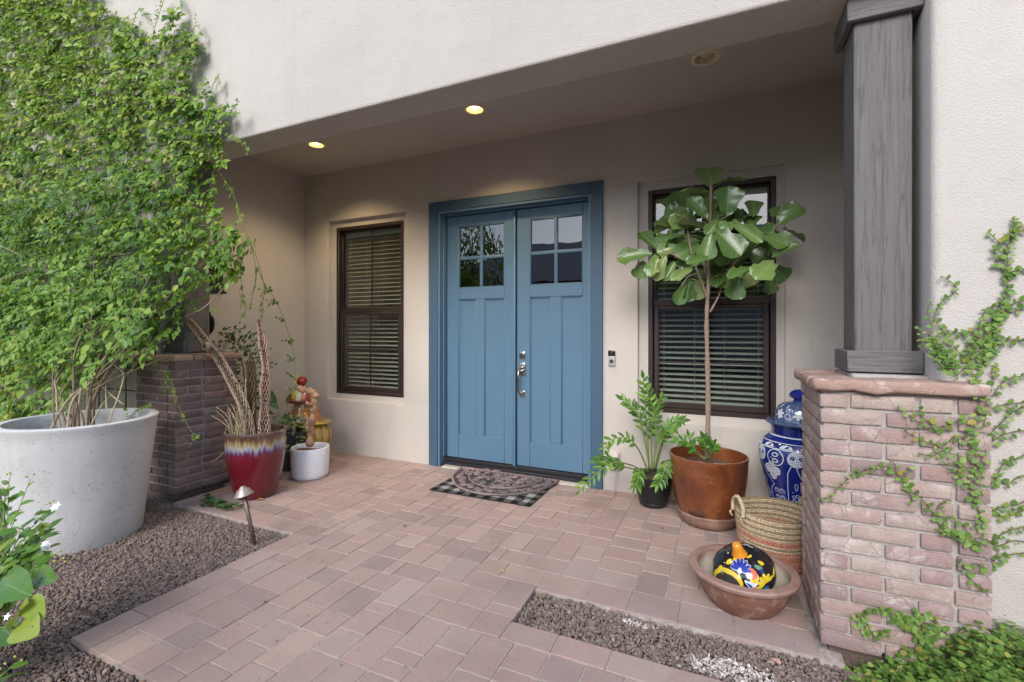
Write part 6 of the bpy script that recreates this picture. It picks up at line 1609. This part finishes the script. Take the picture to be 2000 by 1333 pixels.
# ------------------------------------------------------------------ creeping fig on the right wall and pillar, and its mound on the ground
cf = empty('creeping_fig', (.95, 2.38, 0), 'creeping fig with small round leaves climbing over the brick pillar and right wall', 'creeping plant')
rc = random.Random(31)
P_, D_, N_, L_, W_, T_ = [], [], [], [], [], []; stems = []
def creeper(pts, Y, dens=1.0, size=1.0, lift=.012, spread=.55):
    path = catmull([at(x, y, Y) - Vector((0, lift * .5, 0)) for x, y in pts], 8); stems.append((path, .0016 * size))
    Ls = 0
    for i in range(1, len(path)): Ls += (path[i] - path[i - 1]).length
    n = max(3, int(Ls / .0135 * dens)); side = 1
    for k in range(n):
        q = k / max(1, n - 1) * (len(path) - 1); j = min(int(q), len(path) - 2); p = path[j].lerp(path[j + 1], q - j); d = (path[j + 1] - path[j]).normalized()
        b = Vector((d.z, 0, -d.x)); side = -side
        l = rc.uniform(.013, .029) * size * (1 - .45 * (k / n) ** 2)
        D_.append(d * rc.uniform(.2, .6) + b * side * rc.uniform(.7, 1.1) + Vector((0, -rc.uniform(-.1, .40), -.1))); P_.append(p + Vector((rc.uniform(-.003, .003), -rc.uniform(.002, lift), rc.uniform(-.003, .003))))
        N_.append(Vector((rc.uniform(-.4, .4), -1, rc.uniform(.1, .9)))); L_.append(l); W_.append(l * rc.uniform(.62, .8)); T_.append(rc.random())
YWL = YF - .004
WALL = [[(1925, 790), (1905, 740), (1880, 700), (1850, 660), (1825, 622), (1838, 590), (1868, 570)], [(1868, 565), (1855, 550), (1838, 540)], [(1920, 720), (1940, 660), (1955, 610), (1965, 560), (1965, 510), (1975, 460), (1978, 425)], [(1965, 500), (1945, 470), (1928, 455)], [(1965, 470), (1990, 452), (2030, 440)], [(1962, 540), (1940, 500), (1948, 480)],
        [(1962, 550), (1985, 530), (2040, 520)], [(1960, 600), (1990, 590), (2040, 570)], [(1955, 610), (1920, 640), (1880, 650), (1850, 650)], [(1950, 610), (1975, 610), (2010, 600)], [(1940, 650), (1900, 668), (1880, 690)], [(1955, 620), (1930, 600), (1915, 625), (1905, 650)], [(1880, 700), (1920, 690), (1960, 668), (2020, 662)],
        [(1880, 705), (1910, 685), (1930, 670)], [(1840, 640), (1820, 670), (1800, 660), (1792, 640)], [(1830, 700), (1812, 690), (1795, 665)], [(1840, 720), (1825, 700), (1840, 680)], [(1870, 725), (1845, 700), (1848, 670), (1835, 650)], [(1820, 640), (1810, 610), (1818, 590)], [(1905, 745), (1885, 720), (1865, 735)], [(1935, 775), (1960, 745), (1990, 735), (2030, 738)],
        [(1940, 750), (1935, 725), (1945, 715)], [(1930, 850), (1960, 820), (1985, 800), (2030, 780)], [(1932, 800), (1960, 790), (2010, 785)], [(1928, 870), (1955, 850), (2000, 840), (2030, 845)], [(1930, 950), (1945, 930), (1960, 905), (1985, 895), (2030, 870)], [(1940, 930), (1965, 945), (1990, 930), (2030, 925)], [(1930, 1000), (1955, 990), (1985, 985), (2020, 970)],
        [(1935, 990), (1958, 1010), (1985, 1000), (2030, 990)], [(1930, 1060), (1960, 1040), (1990, 1030), (2030, 1020)], [(1935, 1060), (1950, 1065), (1980, 1055), (2010, 1060)], [(1930, 1100), (1955, 1085), (1990, 1080), (2030, 1075)], [(1940, 1110), (1942, 1090), (1950, 1075)]]
for p in WALL: creeper(p, YWL, 1.0)
for p in WALL[2:14:2]: creeper([(x + rc.uniform(-9, 9), y + rc.uniform(-9, 9)) for x, y in p], YWL, 1.0)
YPL = 2.33 - .004
PIL = [[(1905, 860), (1885, 820), (1850, 830), (1810, 835), (1780, 815), (1752, 796)], [(1830, 835), (1800, 815), (1790, 800)], [(1900, 880), (1870, 850), (1840, 870), (1800, 860), (1765, 840)], [(1905, 900), (1870, 890), (1840, 880), (1820, 890), (1792, 885)], [(1900, 930), (1880, 910), (1860, 920), (1840, 900)], [(1910, 960), (1885, 950), (1870, 930)],
       [(1905, 800), (1900, 850), (1905, 900), (1900, 960), (1915, 1020), (1920, 1060)], [(1780, 980), (1775, 950), (1760, 935), (1740, 915), (1720, 910), (1700, 915), (1680, 920), (1665, 925), (1650, 940), (1635, 955), (1620, 970), (1600, 975)], [(1760, 940), (1770, 925), (1772, 912)], [(1745, 925), (1748, 910), (1742, 900)],
       [(1840, 1035), (1820, 1000), (1800, 975), (1780, 960), (1765, 945)], [(1850, 1020), (1835, 1010), (1830, 990), (1850, 975)], [(1900, 1055), (1880, 1045), (1860, 1040), (1840, 1030)], [(1890, 1040), (1875, 1020), (1862, 1015)], [(1915, 1070), (1890, 1055), (1865, 1045), (1845, 1025)], [(1925, 1110), (1905, 1100), (1880, 1105), (1870, 1095)], [(1880, 1100), (1885, 1120), (1905, 1140), (1920, 1150)],
       [(1890, 960), (1905, 985), (1915, 1010), (1900, 1030)], [(1900, 740), (1920, 760), (1925, 800), (1920, 830)], [(1890, 745), (1905, 770), (1915, 800)], [(1925, 880), (1908, 920), (1915, 960)], [(1860, 900), (1870, 930), (1890, 945)],
       [(1830, 1240), (1810, 1225), (1780, 1210), (1750, 1200), (1720, 1190), (1692, 1190), (1672, 1205)], [(1680, 1205), (1690, 1225), (1710, 1240), (1730, 1235)], [(1760, 1200), (1770, 1220), (1790, 1240), (1800, 1265)], [(1790, 1215), (1800, 1200), (1795, 1195)], [(1850, 1240), (1835, 1220), (1812, 1205)], [(1820, 1260), (1800, 1240), (1780, 1225), (1760, 1210)],
       [(1740, 1290), (1760, 1270), (1790, 1275), (1820, 1285)], [(1800, 1280), (1810, 1250), (1800, 1225)], [(1860, 1260), (1870, 1235), (1890, 1220)]]
for p in PIL: creeper(p, YPL, .95)
for p in PIL[22:]: 
    for q in range(2): creeper([(x + rc.uniform(-10, 10), y + rc.uniform(-10, 10)) for x, y in p], YPL, 1.0)
for p in (PIL[12], PIL[14]): creeper([(x + rc.uniform(-10, 10), y + rc.uniform(-8, 8)) for x, y in p], YPL, 1.0)
for k in range(5):                                  # the bit that stands free of the wall beside the post
    pts = [(1850 + rc.uniform(-15, 15), 725), (1830 + rc.uniform(-15, 15), 690), (1800 + rc.uniform(-10, 20), 650 + rc.uniform(-20, 20))]; creeper(pts, YF - .05, 1.2, 1.05, .04)
tube_obj('stem', stems, M['reddish_stem'], cf, 4)['kind'] = 'stuff'
M['ivy_leaf_part'] = M['ivy_leaf']
leaves('foliage', 'round', P_, D_, N_, L_, W_, M['ivy_leaf'], cf, T_, 295, M['ivy_leaf'])
# mound
md = empty('creeping_fig_mound', (1.0, 2.0, -.04), 'low mound of bright green creeping fig covering the ground at the foot of the pillar', 'ground cover', kind='stuff')
P_, D_, N_, L_, W_, T_ = [], [], [], [], [], []
def mh(x, y):
    """height of the mound"""
    e = min(1, max(0, (x - (.43 + .30 * max(0, 2.33 - y) * -1.2)) / .45)) if True else 0
    h = .015 + .24 * e * e * (1.1 - .5 * abs(y - 2.28))
    return max(0, h) + .05 * mnoise.noise(Vector((x * 7, y * 7, 2)))
n = 0
while n < 5600:
    x, y = rc.uniform(.36, 1.75), rc.uniform(1.62, 2.40)
    lim = .46 + .10 * mnoise.noise(Vector((y * 6, 0, 5))) + max(0, 2.2 - y) * -.05
    if x < lim - .05 + (.05 if y > 2.3 else 0): continue
    if y > 2.325 and x < .905: continue
    if x < lim + .12 and rc.random() < .45: continue
    if mnoise.noise(Vector((x * 5.5, y * 5.5, 7))) < -.18 and rc.random() < .75: continue
    p = (x, y, 0)
    pxx = project((x, y, .1))
    if pxx[0] > 2120 or pxx[1] > 1480: continue
    n += 1
    h = mh(x, y); z = -.035 + max(.004, h * rc.random() ** .35) + (rc.uniform(0, .05) if rc.random() < .2 else 0)
    P_.append((x, y, z)); a = rc.uniform(0, 6.28); D_.append((math.cos(a), math.sin(a) - .25, rc.uniform(-.15, .6))); N_.append((rc.uniform(-.5, .5), rc.uniform(-.8, .1), 1)); l = rc.uniform(.011, .027); L_.append(l); W_.append(l * rc.uniform(.62, .9)); T_.append(rc.random() ** .85)
leaves('foliage', 'round', P_, D_, N_, L_, W_, M['ivy_leaf'], md, T_, 290, M['ivy_leaf'])
ps = []
for k in range(60):
    x, y = rc.uniform(.6, 1.5), rc.uniform(1.8, 2.35); h = mh(x, y); a = rc.uniform(0, 6.28); b = Vector((x, y, -.03 + h * .6)); e = b + Vector((math.cos(a) * .12, math.sin(a) * .12, rc.uniform(-.04, .06)))
    ps.append((catmull([b, b.lerp(e, .5) + Vector((0, 0, .03)), e], 4), .0018))
tube_obj('stem', ps, M['woody'], md, 4)['kind'] = 'stuff'
bm = bmesh.new()
for i in range(22):
    for j in range(12):
        pass
gx, gy = 26, 14; gvv = [[bm.verts.new((.56 + i * .05, 1.66 + j * .055, -.045 + mh(.56 + i * .05, 1.66 + j * .055) * .55)) for j in range(gy)] for i in range(gx)]
for i in range(gx - 1):
    for j in range(gy - 1): bm.faces.new((gvv[i][j], gvv[i + 1][j], gvv[i + 1][j + 1], gvv[i][j + 1]))
bm_obj('litter_bed', bm, mat_simple('leaf_litter', (.055, .05, .025), .95, 0, 1.0, 50, .5), md, True)

# ------------------------------------------------------------------ flowering shrub at the lower left
sb_ = empty('flowering_shrub', (-2.55, .62, -.04), 'leafy shrub with tiny white star flowers at the edge of the gravel', 'shrub')
rs_ = random.Random(12); P_, D_, N_, L_, W_, T_ = [], [], [], [], [], []; ps = []; fl = []
def shoot(pts, n, l, r=.0035, big=False):
    path = catmull([Vector(p) for p in pts], 7); ps.append((path, lambda q: r * (1 - .6 * q)))
    for k in range(n):
        q = .25 + .75 * k / max(1, n - 1); j = min(int(q * (len(path) - 1)), len(path) - 2); p = path[j]; d = (path[j + 1] - path[j]).normalized()
        b = d.cross(Vector((0, 0, 1))).normalized(); s = 1 if k % 2 else -1
        D_.append(d * .6 + b * s * rs_.uniform(.5, 1.1) + Vector((0, 0, rs_.uniform(-.3, .4)))); P_.append(p); N_.append((rs_.uniform(-.2, .5), -.75 + rs_.uniform(-.3, .3), .8)); ll = l * rs_.uniform(.75, 1.35); L_.append(ll); W_.append(ll * rs_.uniform(.5, .62)); T_.append(min(.99, rs_.random()))
    return path[-1]
for (tx, ty, Y, l, n) in ((105, 990, .98, .045, 12), (60, 935, 1.0, .04, 12), (30, 1000, 1.0, .045, 12), (80, 1070, .92, .045, 12), (110, 1090, .90, .04, 12), (118, 1105, .88, .042, 14), (20, 930, 1.02, .035, 9), (10, 960, .95, .045, 10), (40, 1040, .95, .045, 12), (55, 1065, .92, .05, 12), (70, 1120, .85, .045, 12), (90, 1125, .84, .042, 12), (15, 1090, .88, .05, 12), (5, 1030, .9, .05, 12), (35, 1110, .85, .04, 12),
                          (25, 1300, .72, .05, 6), (8, 1320, .7, .05, 6)):
    tip = at(tx, ty, Y); b = Vector((-2.62 + rs_.uniform(-.12, .12), .66 + rs_.uniform(-.08, .1), -.03)) if ty < 1280 else Vector((-1.95, .60, -.03)); m = b.lerp(tip, .55) + Vector((rs_.uniform(-.06, .02), rs_.uniform(-.06, .06), .10))
    e = shoot([b, b.lerp(m, .5) + Vector((0, 0, .05)), m, tip], n, l)
    for k in range(rs_.randrange(2, 5)): fl.append(e + Vector((rs_.uniform(-.02, .02), rs_.uniform(-.02, .02), rs_.uniform(0, .02))))
for k in range(46):
    tx, ty = rs_.uniform(-30, 112), rs_.uniform(925, 1135)
    if tx > 20 + 100 * max(0, min(1, (ty - 900) / 120)): continue
    Y = 1.02 - (ty - 920) * .0009 + rs_.uniform(-.03, .05); tip = at(tx, ty, Y); b = Vector((-2.62 + rs_.uniform(-.12, .12), .66 + rs_.uniform(-.08, .1), -.03)); m = b.lerp(tip, .6) + Vector((rs_.uniform(-.06, .02), rs_.uniform(-.06, .06), .08))
    shoot([b, b.lerp(m, .5) + Vector((0, 0, .05)), m, tip], 13, rs_.uniform(.036, .058))
for (bx, by, tx, ty, Y, w) in ((56, 1178, 2, 1232, .70, .52), (10, 1140, 52, 1160, .72, .62), (58, 1170, 80, 1210, .72, .6), (5, 1225, 28, 1255, .70, .7), (40, 1225, 20, 1258, .69, .6), (40, 1220, 66, 1240, .69, .75), (60, 1130, 100, 1128, .78, .5), (8, 1130, 45, 1135, .76, .5)):
    b, tp = at(bx, by, Y), at(tx, ty, Y - .02); P_.append(b); D_.append(tp - b); N_.append((rs_.uniform(-.2, .3), -.7, .8)); l = (tp - b).length * .86; L_.append(l); W_.append(l * w * .95); T_.append(rs_.uniform(.3, .92))
for pts in ([(-20, 1165, .72), (30, 1160, .72), (62, 1140, .75), (95, 1120, .8)], [(-20, 1180, .7), (25, 1168, .72), (60, 1166, .72)], [(-10, 1226, .7), (40, 1226, .69), (64, 1224, .69)]): ps.append((px_path(pts, 5), .0022))
tube_obj('stem', ps, M['green_stem'], sb_, 5)['kind'] = 'stuff'
leaves('foliage', 'broad', P_, D_, N_, L_, W_, M['shrub_leaf'], sb_, T_, 230, mat_leaf('shrub_leaf_veined', [(0, (0.05, 0.14, 0.022)), (.5, (0.09, 0.22, 0.032)), (.85, (0.16, 0.31, 0.05)), (.95, (0.34, 0.40, 0.06)), (1, (0.12, 0.24, 0.04))], .3, .3, veins=(0.26, 0.38, 0.09)))
M['petal_white'] = mat_simple('white_petal', (.80, .80, .78), .5); M['bud'] = mat_simple('yellow_green_bud', (.45, .48, .12), .6)
def flower(c, s, nv_):
    P, D, N, L, W, T = [], [], [], [], [], []; nv_ = Vector(nv_).normalized(); a0 = rs_.uniform(0, 6); t1 = nv_.cross(Vector((0, 0, 1))).normalized(); t2 = nv_.cross(t1)
    for k in range(5):
        a = a0 + k * 1.257; P.append(c); D.append(t1 * math.cos(a) + t2 * math.sin(a) + nv_ * .15); N.append(nv_); L.append(s); W.append(s * .55); T.append(0)
    return leaves('flower', 'ovate', P, D, N, L, W, M['petal_white'], sb_, T, kind_prop=None)
for px_, py_, Y in ((106, 992, .965), (112, 988, .96), (84, 1066, .90), (92, 1068, .895), (88, 1064, .892), (14, 1205, .69), (52, 1044, .94)): flower(at(px_, py_, Y), .017 if py_ < 1200 else .012, (.3, -.8, .5))
vv, ff = [], []
for c in fl:
    tube([c, c + Vector((0, -.003, .008))], .0032, 6, vv, ff)
link('buds', np_mesh('buds', vv, ff, M['bud'], True), sb_)['kind'] = 'stuff'

# ------------------------------------------------------------------ what the door panes reflect: a street tree and the house opposite, behind the camera
tr = empty('street_tree', (-6.9, -4.2, -.05), 'bushy willow-like tree mirrored in the left door panes', 'tree')
tube_obj('trunk', [(catmull([(-6.9, -4.2, -.06), (-6.88, -4.2, 1.0), (-6.95, -4.15, 2.2), (-6.9, -4.2, 3.4)], 5), lambda q: .11 - .06 * q)], M['woody'], tr, 8)
P_, D_, N_, L_, W_, T_ = [], [], [], [], [], []
for k in range(4200):
    a, u, r = rs_.uniform(0, 6.28), rs_.uniform(-1, 1), rs_.random() ** .4
    x, y, z = 1.35 * r * math.cos(a) * math.sqrt(1 - u * u), 1.2 * r * math.sin(a) * math.sqrt(1 - u * u), 1.6 * r * u
    if mnoise.noise(Vector((x * 1.7, y * 1.7, z * 1.7))) < -.12: continue
    P_.append((-6.95 + x, -4.2 + y, 3.1 + z)); D_.append((x * .4 + rs_.uniform(-.5, .5), y * .4 + rs_.uniform(-.5, .5), -1)); N_.append((rs_.uniform(-1, 1), rs_.uniform(-1, 1), .4)); l = rs_.uniform(.10, .19); L_.append(l); W_.append(l * .28); T_.append(rs_.random())
leaves('crown', 'lance', P_, D_, N_, L_, W_, M['vine_leaf'], tr, T_)
nh = empty('neighbour_house', (-6.5, -15, -.05), 'grey hip roofed house across the street, mirrored in the door panes', 'house')
bm = bmesh.new(); box(bm, -13.5, 13.5, -18.5, -11.5, -.06, 3.5); bm_obj('wall', bm, mat_simple('grey_stucco', (.32, .30, .30), .9, 0, .3, 60), nh)
bm = bmesh.new(); vv = [bm.verts.new(p) for p in ((-14.1, -10.9, 3.45), (14.1, -10.9, 3.45), (14.1, -19.1, 3.45), (-14.1, -19.1, 3.45), (-9.8, -15, 5.9), (9.8, -15, 5.9))]
for q in ((0, 1, 5, 4), (1, 2, 5), (2, 3, 4, 5), (3, 0, 4), (3, 2, 1, 0)): bm.faces.new([vv[k] for k in q])
t_ = NT('grey_roof_tile'); wv_ = t_.n('ShaderNodeTexWave'); wv_.inputs['Scale'].default_value = 2.2; t_.l(t_.coords(), wv_.inputs['Vector'])
bm_obj('roof', bm, t_.set(t_.mix(wv_.outputs['Fac'], (.26, .25, .27), (.36, .34, .36)), .8), nh)
